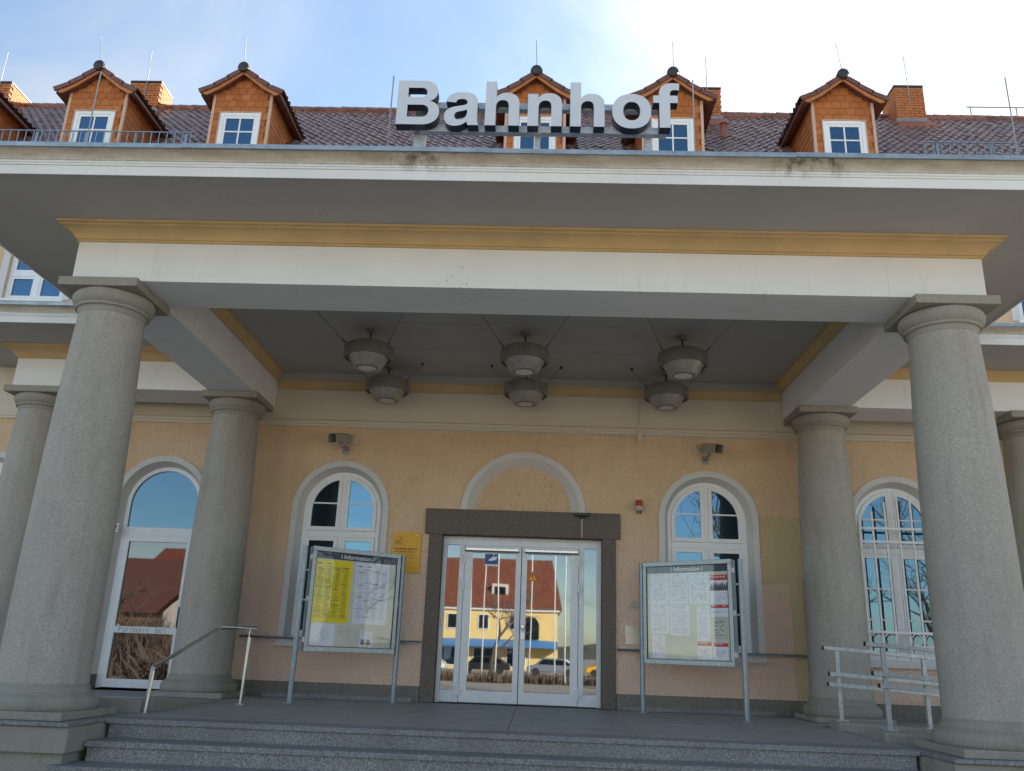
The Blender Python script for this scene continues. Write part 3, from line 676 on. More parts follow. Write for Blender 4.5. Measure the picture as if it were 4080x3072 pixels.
# upper-storey windows
for c in (-12.2, -9.10, 9.10, 12.2):
    mb = MB(); y = 1.56
    bar(mb, c - 0.60, c + 0.60, 6.47, 6.52, 1.44, 1.62)
    for a, b, z0, z1 in ((c - 0.56, c - 0.50, 6.52, 8.0), (c + 0.50, c + 0.56, 6.52, 8.0), (c - 0.50, c + 0.50, 6.52, 6.575), (c - 0.50, c + 0.50, 7.94, 8.0), (c - 0.50, c + 0.50, 7.0, 7.09)): bar(mb, a, b, z0, z1, y, y + 0.07)
    bar(mb, c - 0.045, c + 0.045, 6.575, 7.0, y - 0.003, y + 0.069); bar(mb, c - 0.045, c + 0.045, 7.09, 7.94, y - 0.003, y + 0.069)
    w = obj('upper_window', mb, 'upvc', station, bevel=0.004)
    for s in (-1, 1):
        a, b = sorted((c + s * 0.045, c + s * 0.50))
        for z0, z1 in ((6.575, 7.0), (7.09, 7.94)):
            obj('sash', plate([[(a + 0.002, z0 + 0.002), (b - 0.002, z0 + 0.002), (b - 0.002, z1 - 0.002), (a + 0.002, z1 - 0.002)], [(a + 0.045, z0 + 0.045), (b - 0.045, z0 + 0.045), (b - 0.045, z1 - 0.045), (a + 0.045, z1 - 0.045)]], 0.045, y + 0.005), 'upvc', w)
            obj('pane', B(a + 0.04, b - 0.04, y + 0.03, y + 0.04, z0 + 0.04, z1 - 0.04), 'dormer glass', w)
    mbs = MB(); bar(mbs, c - 0.70, c - 0.561, 6.52, 8.12, 1.488, 1.6); bar(mbs, c + 0.561, c + 0.70, 6.52, 8.12, 1.488, 1.6); bar(mbs, c - 0.56, c + 0.56, 8.0, 8.12, 1.489, 1.6)
    obj('window_surround', mbs, 'surround paint', station)

# ------------------------------------------------------------------ main roof
def rz(y): return y + 7.30
RIDGE = 8.0
rf = MB(); rf.add([(X0, 1.15, rz(1.15) - 0.09), (X1, 1.15, rz(1.15) - 0.09), (X1, RIDGE, rz(RIDGE) - 0.09), (X0, RIDGE, rz(RIDGE) - 0.09), (X1, 14.8, rz(1.15) - 0.1), (X0, 14.8, rz(1.15) - 0.1)],
                  [(0, 1, 2, 3), (3, 2, 4, 5), (0, 3, 5), (1, 4, 2)])
roof = obj('roof', rf, 'roof tile', station)
obj('gable_and_rear_wall', B(X0 + 0.2, X1 - 0.2, 1.9, 14.3, 4.6, 8.4), 'plaster', station)
TW, TL = 0.205, 0.31
def tile_verts():
    """pantile: S-shaped cross-section, tail edge down the slope; local x across, y up the slope, z out"""
    prof = []
    for i in range(9):
        t = i / 8; x = t * (TW + 0.018)
        z = 0.030 * (math.sin(math.pi * (t / 0.42)) if t < 0.42 else -0.42 * math.sin(math.pi * (t - 0.42) / 0.58))
        prof.append((x, z))
    n = len(prof); L = TL + 0.055
    vs = [(x, 0, z + 0.030) for x, z in prof] + [(x, L, z + 0.002) for x, z in prof] + [(x, 0, z + 0.012) for x, z in prof]
    fs = [(i, i + 1, n + i + 1, n + i) for i in range(n - 1)] + [(2 * n + i, 2 * n + i + 1, i + 1, i) for i in range(n - 1)]
    return vs, fs
tv, tf = tile_verts()
tm = bpy.data.meshes.new('roof_tile'); tm.from_pydata(tv, [], tf); tm.materials.append(MATS['roof tile']); tm.polygons.foreach_set('use_smooth', [True] * len(tm.polygons)); tm.set_sharp_from_angle(angle=R(50))
sl_rot = Matrix.Rotation(R(45), 4, 'X')
DORM = [-13.2, -9.93, -6.63, -0.07, 2.93, 6.62]
CHIM = [(-15.87, -14.99, 7.35, 8.40, 15.64), (-11.60, -10.72, 7.40, 8.15, 15.75), (4.06, 4.93, 7.40, 8.15, 15.76), (9.63, 10.41, 7.40, 8.25, 15.90)]
rest = MB(); ntile = 0
rows = range(8, 31); ncol = int((X1 - X0) / TW)
cand = []
for j in rows:
    s0 = j * TL          # distance up the slope from the eave
    y = 1.15 + s0 * math.cos(R(45)); z = rz(y) - 0.055
    if y > RIDGE - 0.16: continue
    for i in range(ncol):
        x = X0 + i * TW
        if any(abs(x + TW / 2 - d) < 0.50 and 3.5 < y < 5.0 for d in DORM): continue
        if any(a - 0.02 < x + TW / 2 < b + 0.02 and y + 0.12 > c for a, b, c, d, e_ in CHIM): continue
        cand.append((x, y, z))
vis = [c for c in cand if -4.95 < c[0] < 2.3 and 4.55 < c[1] < 7.0 and not any(abs(c[0] - d) < 0.95 and c[1] < 5.7 for d in DORM)]
vis = sorted(vis, key=lambda c: (c[1], abs(c[0] + 3.0)))[:296]
vset = set(vis)
for x, y, z in cand:
    q = (random.gauss(0, 0.003), random.gauss(0, 0.004), random.gauss(0, 0.002))
    tl = random.gauss(0, 0.006)
    M = Matrix.Translation((x + q[0], y + q[1], z + q[2])) @ Matrix.Rotation(R(45) + tl, 4, 'X') @ Matrix.Rotation(random.gauss(0, 0.008), 4, 'Z')
    if (x, y, z) in vset:
        o = bpy.data.objects.new('roof_tile', tm); COL.objects.link(o); o.parent = roof; o.matrix_local = M
    else:
        rest.add([M @ Vector(p) for p in tv], tf)
me = rest.mesh('roof_tiles'); me.materials.append(MATS['roof tile']); me.polygons.foreach_set('use_smooth', [True] * len(me.polygons)); me.set_sharp_from_angle(angle=R(50))
o = bpy.data.objects.new('roof_tiles', me); COL.objects.link(o); o.parent = roof; o['kind'] = 'stuff'
# ridge tiles: half-round, overlapping
RP = [(0.13 * math.cos(math.pi * i / 8), 0.11 * math.sin(math.pi * i / 8)) for i in range(9)]
rm_ = MB(); rv = [(0, p[0] * 1.06, p[1] * 1.08) for p in RP] + [(0.42, p[0] * 0.94, p[1] * 0.92) for p in RP]
rm_.add(rv, [(i, i + 1, 10 + i, 9 + i) for i in range(8)]); rme = rm_.mesh('ridge_tile'); rme.materials.append(MATS['roof tile']); rme.polygons.foreach_set('use_smooth', [True] * 8)
for i in range(int((X1 - X0) / 0.36)):
    inst('ridge_tile', rme, roof, (X0 + i * 0.36, RIDGE, rz(RIDGE) - 0.045 + random.gauss(0, 0.004)))

# ------------------------------------------------------------------ dormers
def shingle_mesh(w, h):
    t = 0.004; r = w * 0.33
    pts = [(0, 0), (w - r, 0)] + [(w - r + r * math.sin(a), r - r * math.cos(a)) for a in (0.4, 0.8, 1.2, 1.57)] + [(w, h), (0, h)]
    n = len(pts); vs = [(x, -t - 0.013 * (1 - z / h), z) for x, z in pts] + [(x, 0, z) for x, z in pts]
    fs = [tuple(range(n))] + [(i, i + n, (i + 1) % n + n, (i + 1) % n) for i in range(n)]
    me = bpy.data.meshes.new('shingle'); me.from_pydata(vs, [], fs); me.materials.append(MATS['shingle']); return me
SW, SHH = 0.196, 0.168
shm = shingle_mesh(SW - 0.007, SHH + 0.03)
def roofline(dx):
    """underside of the dormer roof at horizontal distance dx from its axis"""
    dx = abs(dx)
    return 12.90 - 0.80 * dx if dx < 0.50 else 12.50 - 0.50 * (dx - 0.50)
YF = 3.50; FH = 0.655
for di, xc in enumerate(DORM):
    wall = [(xc - FH, 10.5), (xc + FH, 10.5), (xc + FH, roofline(FH) + 0.01), (xc + 0.5, roofline(0.5) + 0.01), (xc, roofline(0) + 0.01), (xc - 0.5, roofline(0.5) + 0.01), (xc - FH, roofline(FH) + 0.01)]
    hole = [(xc - 0.45, 10.85), (xc + 0.45, 10.85), (xc + 0.45, 11.955), (xc - 0.45, 11.955)]
    mb = plate([wall, hole], 0.10, YF)
    for s in (-1, 1):
        a, b = sorted((xc + s * (FH - 0.002), xc + s * (FH - 0.1))); mb.box(a, b, YF + 0.1, 5.6, 10.5, roofline(FH))
    dm = obj('dormer', mb, 'dormer backing', station, base=(xc, YF, 10.8))
    # shingles on the face, row by row
    k = 0; z = 10.93
    while z < 12.9:
        offs = (k % 2) * SW / 2
        x = xc - FH + 0.045 - offs
        while x < xc + FH - 0.045:
            xa, xb = max(x, xc - FH + 0.047), min(x + SW, xc + FH - 0.047)
            clear = xb - xa > 0.05
            topz = min(roofline(xa - xc), roofline(xb - xc))
            inwin = (z + SHH * 0.75 < 11.97 and z + SHH > 10.85)
            if clear and z < topz - 0.05:
                segs = [(xa, xb)]
                if inwin:
                    segs = []
                    if xa < xc - 0.475: segs.append((xa, min(xb, xc - 0.475)))
                    if xb > xc + 0.475: segs.append((max(xa, xc + 0.475), xb))
                for p, q in segs:
                    if q - p > 0.03:
                        hs = min(1.0, (topz + 0.06 - z) / (SHH + 0.03))
                        inst('shingle', shm, dm, (p, YF - 0.002 + random.uniform(-0.002, 0.001), z + random.uniform(-0.002, 0.002)), (0, 0, 0), ((q - p) / SW, 1, hs))
            x += SW
        k += 1; z += SHH
    # cheek shingles
    for s in (-1, 1):
        z = 11.2; k = 0
        while z < roofline(FH) - 0.1:
            y = YF + 0.035 - (k % 2) * SW / 2
            while y < z - 7.30 + 0.1:
                ya_ = max(y, YF + 0.035); wd = y + SW - ya_
                inst('shingle', shm, dm, (xc + s * (FH + 0.001), (ya_ if s > 0 else ya_ + wd), z), (0, 0, s * R(90)), (wd / SW, 1, 1)); y += SW
            z += SHH; k += 1
        a, b = sorted((xc + s * (FH - 0.045), xc + s * (FH + 0.016))); obj('corner_board', B(a, b, YF - 0.024, YF + 0.03, 10.6, roofline(FH)), 'corner board', dm)
    # window
    y = YF - 0.02
    mb = MB(); c = xc
    for a, b, z0, z1 in ((c - 0.452, c - 0.372, 10.86, 11.957), (c + 0.372, c + 0.452, 10.86, 11.957), (c - 0.372, c + 0.372, 11.877, 11.957), (c - 0.372, c + 0.372, 10.86, 10.94)): bar(mb, a, b, z0, z1, y, y + 0.07)
    obj('window_frame', mb, 'upvc', dm, bevel=0.004)
    obj('window_sash', plate([[(c - 0.370, 10.942), (c + 0.370, 10.942), (c + 0.370, 11.875), (c - 0.370, 11.875)], [(c - 0.312, 11.0), (c + 0.312, 11.0), (c + 0.312, 11.812), (c - 0.312, 11.812)]], 0.05, y + 0.012), 'upvc', dm, bevel=0.004)
    obj('glazing_cross', plate([[(c - 0.016, 11.0), (c + 0.016, 11.0), (c + 0.016, 11.465), (c + 0.312, 11.465), (c + 0.312, 11.497), (c + 0.016, 11.497), (c + 0.016, 11.812), (c - 0.016, 11.812), (c - 0.016, 11.497), (c - 0.312, 11.497), (c - 0.312, 11.465), (c - 0.016, 11.465)]], 0.0125, y + 0.022), 'upvc', dm)
    for pa, pb in ((c - 0.314, c), (c, c + 0.314)):
        for za, zb in ((10.99, 11.481), (11.481, 11.815)): obj('pane', B(pa + 0.001, pb - 0.001, y + 0.035, y + 0.045, za + 0.001, zb - 0.001), 'dormer glass', dm)
    obj('window_head_trim', B(c - 0.475, c + 0.475, y - 0.012, y + 0.0005, 11.959, 11.978).box(c - 0.475, c - 0.455, y - 0.011, y + 0.0005, 10.8, 11.959).box(c + 0.455, c + 0.475, y - 0.011, y + 0.0005, 10.8, 11.959), 'corner board', dm)
    # roof: two kicked slopes, soffit boards, verge tiles, ridge cap
    T = [(0.0, 12.90), (0.50, 12.50), (0.90, 12.30)]
    for s in (-1, 1):
        mb = MB(); prof = [(d, z_) for d, z_ in T] + [(d, z_ + 0.075) for d, z_ in reversed(T)]
        n = len(prof); vs = [(xc + s * (d + 0.001), YF - 0.16, z_) for d, z_ in prof] + [(xc + s * (d + 0.001), 6.3, z_) for d, z_ in prof]
        mb.add(vs, [tuple(range(n)), tuple(range(2 * n - 1, n - 1, -1))] + [(i, (i + 1) % n, (i + 1) % n + n, i + n) for i in range(n)])
        obj('dormer_roof', mb, 'verge tile', dm)  # dark tile material puts the eaves' shade into the slab colour
        # bargeboard
        mb = MB(); prof = [(0.0, 12.955), (0.50, 12.555), (0.875, 12.368), (0.84, 12.318), (0.76, 12.300), (0.47, 12.478), (0.0, 12.858)]
        mb = plate([[(xc + s * (d + 0.0015), z_) for d, z_ in prof]], 0.028, YF - 0.190)
        obj('bargeboard', mb, 'dormer board', dm, bevel=0.004)
        # verge tiles, stepped, each overlapping the one below
        pts = [(0.06, 12.955), (0.34, 12.735), (0.62, 12.535), (0.94, 12.375)]
        for (d0, z0), (d1, z1) in zip(pts[:-1], pts[1:]):
            mb = MB(); q0 = Vector((d0 - 0.03, z0 + 0.02)); q1 = Vector((d1, z1)); dirv = (q1 - q0).normalized(); nv = Vector((-dirv.y, dirv.x))
            lo0, lo1 = q0 - nv * 0.0, q1 - nv * 0.0
            pr_ = [lo0 - nv * 0.062, lo1 - nv * 0.056, lo1 + nv * 0.058, lo0 + nv * 0.034]
            vs = [(xc + s * p.x, YF - 0.230, p.y) for p in pr_] + [(xc + s * p.x, YF - 0.192, p.y) for p in pr_]
            mb.add(vs, [(0, 1, 2, 3), (7, 6, 5, 4), (0, 4, 5, 1), (1, 5, 6, 2), (2, 6, 7, 3), (3, 7, 4, 0)])
            pt = [lo0 + nv * 0.02, lo1 + nv * 0.045, lo1 + nv * 0.0705, lo0 + nv * 0.0455]
            vs = [(xc + s * p.x, YF - 0.191, p.y) for p in pt] + [(xc + s * p.x, YF + 0.10, p.y) for p in pt]
            mb.add(vs, [(0, 1, 2, 3), (7, 6, 5, 4), (0, 4, 5, 1), (1, 5, 6, 2), (2, 6, 7, 3), (3, 7, 4, 0)])
            obj('verge_tile', mb, 'verge tile', dm, bevel=0.006)
        # pantile covering of the slopes
        cov = MB(); cs = 0.19; yy = YF + 0.02
        while yy < 6.1:
            for (d0, z0), (d1, z1) in zip(pts[:-1], pts[1:]):
                dd = Vector((d1 - d0, z1 - z0)); L_ = dd.length; nn = Vector((-dd.y, dd.x)).normalized()
                n = 6; vs = []
                for i in range(n + 1):
                    t = i / n; h = 0.035 + 0.028 * math.sin(2 * math.pi * t)
                    for (dx_, dz_), ex in (((d1, z1), 0.03), ((d0, z0), 0.005)):
                        vs.append((xc + s * (dx_ + nn.x * (h + ex)), yy + t * (cs + 0.01), dz_ + nn.y * (h + ex)))
                cov.add(vs, [(2 * i, 2 * i + 1, 2 * i + 3, 2 * i + 2) for i in range(n)])
            yy += cs
        ob = obj('dormer_tiles', cov, 'roof tile', dm, smooth=50); ob['kind'] = 'stuff'
    rc = MB()
    for q in range(7):
        ya = YF - 0.25 + q * 0.33; n = 10
        vs = []
        for yv, rr in ((ya, 0.135), (ya + 0.36, 0.118)):
            for i in range(n + 1):
                a = math.pi * i / n; vs.append((xc + rr * 1.0 * math.cos(a), yv, 12.975 + rr * 1.05 * math.sin(a)))
        fs = [(i, i + 1, n + 2 + i, n + 1 + i) for i in range(n)]
        if q == 0: fs.append(tuple(range(n + 1)))
        rc.add(vs, fs)
    obj('ridge_cap', rc, 'ridge tile', dm, smooth=40)
    # end disc of the ridge, rounded
    rd = MB().lathe([(0.0, -0.05), (0.07, -0.045), (0.115, -0.02), (0.128, 0.02), (0.12, 0.05)], 0, 0, 20); rd.xform(Matrix.Translation((xc, YF - 0.255, 13.0)) @ Matrix.Rotation(R(-90), 4, 'X') @ Matrix.Rotation(R(0), 4, 'Z'))
    obj('ridge_end', rd, 'ridge tile', dm, smooth=40)

# ------------------------------------------------------------------ chimneys
bw, bh, bd, jt = 0.232, 0.069, 0.105, 0.014
bme = MB().box(0, 1, 0, 1, 0, 1).mesh('brick'); bme.materials.append(MATS['brick'])
for xa, xb, ya, yb, zt in CHIM:
    zb_ = rz(ya) - 0.35
    ch = obj('chimney', B(xa + 0.02, xb - 0.02, ya + 0.02, yb - 0.02, zb_, zt - 0.06), 'mortar', station, base=((xa + xb) / 2, (ya + yb) / 2, zb_))
    nrow = int((zt - 0.07 - zb_ - 0.35) / (bh + jt)); z = zt - 0.07 - nrow * (bh + jt)
    for r in range(nrow):
        off = (r % 2) * (bw + jt) / 2
        x = xa - off
        while x < xb - 0.01:
            p, q = max(x, xa), min(x + bw, xb)
            if q - p > 0.03: inst('brick', bme, ch, (p, ya - random.uniform(0, 0.003), z), (0, 0, 0), (q - p, bd, bh))
            x += bw + jt
        for sxx in (0, 1):
            y = ya + bd + jt - (0.0 if r % 2 else 0.12)
            while y < yb - 0.01:
                p, q = max(y, ya + bd + jt), min(y + bw, yb)
                if q - p > 0.03: inst('brick', bme, ch, ((xa - 0.001) if sxx == 0 else xb - bd + 0.001, p, z), (0, 0, 0), (bd, q - p, bh))
                y += bw + jt
        z += bh + jt
    obj('crown', B(xa - 0.01, xb + 0.01, ya - 0.01, yb + 0.01, zt - 0.062, zt), 'ridge tile', ch, bevel=0.01)
    obj('apron_flashing', B(xa - 0.03, xb + 0.03, ya - 0.03, yb + 0.02, zb_ + 0.2, rz(ya) + 0.12), 'lead', ch)
    ap = MB(); z0 = rz(ya); ap.add([(xa - 0.12, ya - 0.32, z0 - 0.32 + 0.05), (xb + 0.12, ya - 0.32, z0 - 0.32 + 0.05), (xb + 0.12, ya + 0.02, z0 + 0.08), (xa - 0.12, ya + 0.02, z0 + 0.08), (xa - 0.12, ya - 0.32, z0 - 0.36), (xb + 0.12, ya - 0.32, z0 - 0.36), (xb + 0.12, ya + 0.02, z0 - 0.02), (xa - 0.12, ya + 0.02, z0 - 0.02)],
                                [(0, 1, 2, 3), (7, 6, 5, 4), (0, 4, 5, 1), (1, 5, 6, 2), (2, 6, 7, 3), (3, 7, 4, 0)])
    obj('soaker', ap, 'terracotta', ch)

# ------------------------------------------------------------------ roof fittings (things of their own)
def rod(pts, label, r=0.009):
    b = pts[0]; o = obj('lightning_rod', MB().tube(pts, r, 8), 'rod steel', None, smooth=40, base=b)
    return tag(o, label, 'lightning rod', 'lightning rods on the roofs')
dl = ['behind the leftover gap' for _ in DORM]
DLAB = {-13.2: None, -9.93: 'on the dormer beside the wide gap in the guard rail', -6.63: 'on the dormer standing clear of guard rail and sign', -0.07: 'on the dormer behind the second letter n of the sign',
        2.93: 'on the dormer behind the letter f of the sign', 6.62: 'on the dormer next to the tall brick chimney'}
RB = {-13.2: (0.02, -0.1), -9.93: (-0.06, -0.20), -6.63: (-0.06, -0.10), -0.07: (-0.0, -0.03), 2.93: (0.03, 0.03), 6.62: (0.02, -0.05)}
LB2 = {-13.2: 'bent lightning rod on the dormer farthest out along the guard-rail side', -9.93: 'bent lightning rod on the dormer behind the snow guard rail', -6.63: 'bent lightning rod on the dormer just past the end of the snow guard',
       -0.07: 'lightning rod on the dormer behind the letters h and n', 2.93: 'lightning rod on the dormer behind the letter f', 6.62: 'leaning lightning rod on the dormer below the tall brick chimney'}
for xc in DORM:
    b1, b2 = RB[xc]; rod([(xc + 0.01, YF - 0.12, 13.09), (xc + b1, YF - 0.12, 13.25), (xc + b2, YF - 0.12, 13.90)], LB2[xc])
for (xa, xb, ya, yb, zt), lab, px, lean in zip(CHIM, ('lightning rod on the sunlit chimney beyond the snow guard', 'lightning rod on the chimney beside the dormer with snow guard', 'lightning rod on the chimney behind the letter f', 'lightning rod strapped to the tall chimney by the outer dormer'), (-15.3, -11.12, 4.54, 9.99), (0, -0.03, 0, -0.02)):
    rod([(px, ya - 0.035, zt - 0.66 if zt > 15.7 else zt - 0.5), (px, ya - 0.035, zt - 0.05), (px + lean, ya - 0.035, zt + 0.95)], lab, 0.011)
for x, lab, zt in ((-4.86, 'slim free-standing rod on the portico roof over the side door', 6.82), (-1.51, 'slim free-standing rod on the portico roof before the letter B', 6.81), (1.82, 'slim free-standing rod on the portico roof after the letter f', 6.80), (5.22, 'slim free-standing rod with round foot on the portico roof corner', 6.88)):
    t = empty('air_terminal', (x, -4.5, 4.936), lab, 'lightning rod', 'lightning rods on the portico roof')
    obj('rod', MB().tube([(x, -4.5, 5.0), (x, -4.5, zt)], 0.008, 8), 'rod steel', t, smooth=40)
    obj('foot', MB().lathe([(0.0, 4.936), (0.17, 4.936), (0.17, 4.99), (0.13, 5.02), (0.0, 5.03)], x, -4.5, 24), 'opposite white', t, smooth=30)
# ridge walkway rail
t = empty('ridge_rail', (12.6, 8, 15.36), 'grey pipe rail along the roof ridge past the tall chimney', 'railing')
obj('rail', MB().tube([(11.85, 8, 15.66), (14.6, 8, 15.66)], 0.022, 8), 'rod steel', t, smooth=40)
for x in (11.95, 13.2, 14.45): obj('post', MB().tube([(x, 8, 15.36), (x, 8, 15.64)], 0.02, 8), 'rod steel', t, smooth=40)
# roof vent
t = empty('roof_vent', (4.62, 5.97, rz(5.97)), 'small terracotta vent pipe on the tiles near the sign end', 'vent')
obj('pipe', MB().lathe([(0.10, -0.10), (0.075, 0.05), (0.07, 0.20), (0.085, 0.205), (0.085, 0.24), (0.0, 0.245)], 4.62, 5.97, 20, z0=rz(5.97)), 'terracotta', t, smooth=30)
obj('hood', MB().lathe([(0.05, 0.245), (0.05, 0.29), (0.095, 0.30), (0.08, 0.34), (0.0, 0.355)], 4.62, 5.97, 20, z0=rz(5.97)), 'terracotta', t, smooth=30)
def snow_guard(xa, xb, lab, zt, zb2):
    t = empty('snow_guard', ((xa + xb) / 2, 3.15, rz(3.15)), lab, 'railing', 'snow guards on the tiles')
    y = 3.12
    obj('top_rail', B(xa, xb, y - 0.012, y + 0.012, zt - 0.02, zt), 'post steel', t)
    obj('bottom_rail', B(xa, xb, y - 0.012, y + 0.012, zb2, zb2 + 0.02), 'post steel', t)
    n = int((xb - xa) / 0.17)
    for i in range(n + 1):
        x = xa + 0.02 + i * (xb - xa - 0.04) / n; obj('picket', B(x - 0.010, x + 0.010, y - 0.006, y + 0.006, zb2 + 0.021, zt - 0.021), 'post steel', t)
    for x in [xa + 0.3 + i * 1.1 for i in range(int((xb - xa) / 1.1) + 1)]:
        if x < xb: obj('bracket', B(x - 0.03, x + 0.03, y + 0.013, y + 0.05, rz(y) - 0.1, zt - 0.03), 'post steel', t)
snow_guard(-13.4, -7.47, 'long galvanised snow guard in front of two shingled dormers', 11.19, 10.72)
snow_guard(8.07, 10.05, 'short galvanised snow guard below the tall chimney', 11.22, 10.72)

# ------------------------------------------------------------------ Bahnhof sign
SB, SY, LD = 5.905, -4.90, 0.115
def ell(cx, cz, rx, rz_, n=44, p=2.25):
    o = []
    for i in range(n):
        a = 2 * math.pi * i / n; c, s_ = math.cos(a), math.sin(a)
        o.append((cx + rx * math.copysign(abs(c) ** (2 / p), c), cz + rz_ * math.copysign(abs(s_) ** (2 / p), s_)))
    return o
H_ARCH = [('L', (0.112, 0.345)), ('C', (0.14, 0.385), (0.175, 0.402), (0.22, 0.402)), ('C', (0.31, 0.402), (0.358, 0.35), (0.358, 0.265)), ('L', (0.358, 0)), ('L', (0.246, 0)), ('L', (0.246, 0.235)),
          ('C', (0.246, 0.285), (0.225, 0.31), (0.183, 0.31)), ('C', (0.14, 0.31), (0.112, 0.28), (0.112, 0.225)), ('L', (0.112, 0))]
GL = {
 'B': [bez([('M', (0, 0)), ('L', (0, .54)), ('L', (.265, .54)), ('C', (.355, .54), (.425, .495), (.425, .405)), ('C', (.425, .345), (.395, .305), (.345, .288)), ('C', (.41, .272), (.45, .225), (.45, .158)), ('C', (.45, .055), (.375, 0), (.27, 0))]),
       bez([('M', (.112, .45)), ('L', (.25, .45)), ('C', (.292, .45), (.312, .425), (.312, .395)), ('C', (.312, .36), (.29, .335), (.25, .335)), ('L', (.112, .335))]),
       bez([('M', (.112, .24)), ('L', (.262, .24)), ('C', (.31, .24), (.335, .21), (.335, .168)), ('C', (.335, .12), (.31, .092), (.262, .092)), ('L', (.112, .092))])],
 'a': [bez([('M', (.363, 0)), ('L', (.252, 0)), ('C', (.246, .012), (.243, .03), (.242, .045)), ('C', (.205, .005), (.16, -.012), (.115, -.012)), ('C', (.045, -.012), (0, .03), (0, .105)), ('C', (0, .185), (.055, .215), (.14, .23)),
            ('C', (.215, .242), (.24, .25), (.24, .275)), ('C', (.24, .305), (.215, .318), (.18, .318)), ('C', (.145, .318), (.125, .305), (.12, .272)), ('L', (.015, .285)), ('C', (.03, .365), (.08, .402), (.185, .402)), ('C', (.29, .402), (.348, .365), (.348, .285)),
            ('L', (.348, .085)), ('C', (.348, .045), (.352, .02), (.363, .012))]),
       bez([('M', (.24, .19)), ('C', (.22, .178), (.195, .172), (.165, .166)), ('C', (.125, .158), (.108, .142), (.108, .112)), ('C', (.108, .082), (.125, .066), (.155, .066)), ('C', (.205, .066), (.24, .1), (.24, .155))])],
 'h': [bez([('M', (0, 0)), ('L', (0, .54)), ('L', (.112, .54))] + H_ARCH)],
 'n': [bez([('M', (0, 0)), ('L', (0, .39)), ('L', (.108, .39)), ('L', (.108, .345))] + H_ARCH[1:])],
 'o': [ell(.20, .195, .202, .21), ell(.20, .195, .088, .112)],
 'f': [bez([('M', (.062, 0)), ('L', (.062, .30)), ('L', (0, .30)), ('L', (0, .39)), ('L', (.062, .39)), ('L', (.062, .415)), ('C', (.062, .50), (.11, .545), (.2, .545)), ('C', (.225, .545), (.25, .543), (.275, .538)), ('L', (.268, .455)),
            ('C', (.25, .458), (.235, .459), (.222, .459)), ('C', (.19, .459), (.174, .445), (.174, .41)), ('L', (.174, .39)), ('L', (.255, .39)), ('L', (.255, .30)), ('L', (.174, .30)), ('L', (.174, 0))])]}
sign = empty('station_sign', (0.1, SY + 0.2, 4.936), 'raised pale grey letters spelling Bahnhof on steel frame above portico', 'sign')
for ch, x in zip('Bahnhof', (-1.36, -0.857, -0.428, 0.018, 0.461, 0.90, 1.325)):
    vs, fs = polyfill(GL[ch], LD)
    mb = MB().add([(x + u, SY + w, SB + v) for u, v, w in vs], fs)
    le = obj('letter', mb, ['letter face', 'letter side'], sign)
    for p in le.data.polygons:
        p.material_index = 0 if abs(p.normal.y) > 0.9 and p.center.y + WOFF[le.name].y < SY + 0.01 else 1
    le['label'] = 'letter ' + ch + ' of the sign'
yb_ = SY + LD + 0.002
for z0, z1 in ((5.905, 5.985), (6.19, 6.265)):
    obj('rail', B(-1.12, 1.475 if z0 < 6.1 else 1.40, yb_, yb_ + 0.075, z0, z1).box(-1.12, 1.47 if z0 < 6.1 else 1.39, yb_ - 0.001, yb_ + 0.03, z0 + 0.030, z0 + 0.045), 'galvanised', sign, bevel=0.004)
for x, w in ((-1.13, 0.065), (0.125, 0.03), (1.29, 0.035)):
    obj('post', B(x - w, x + w, yb_ + 0.076, yb_ + 0.076 + 0.07, 4.936, 6.26), 'galvanised', sign, bevel=0.004)
    obj('brace', MB().tube([(x, yb_ + 0.15, 5.95), (x, yb_ + 0.75, 4.95)], 0.02, 8), 'galvanised', sign)

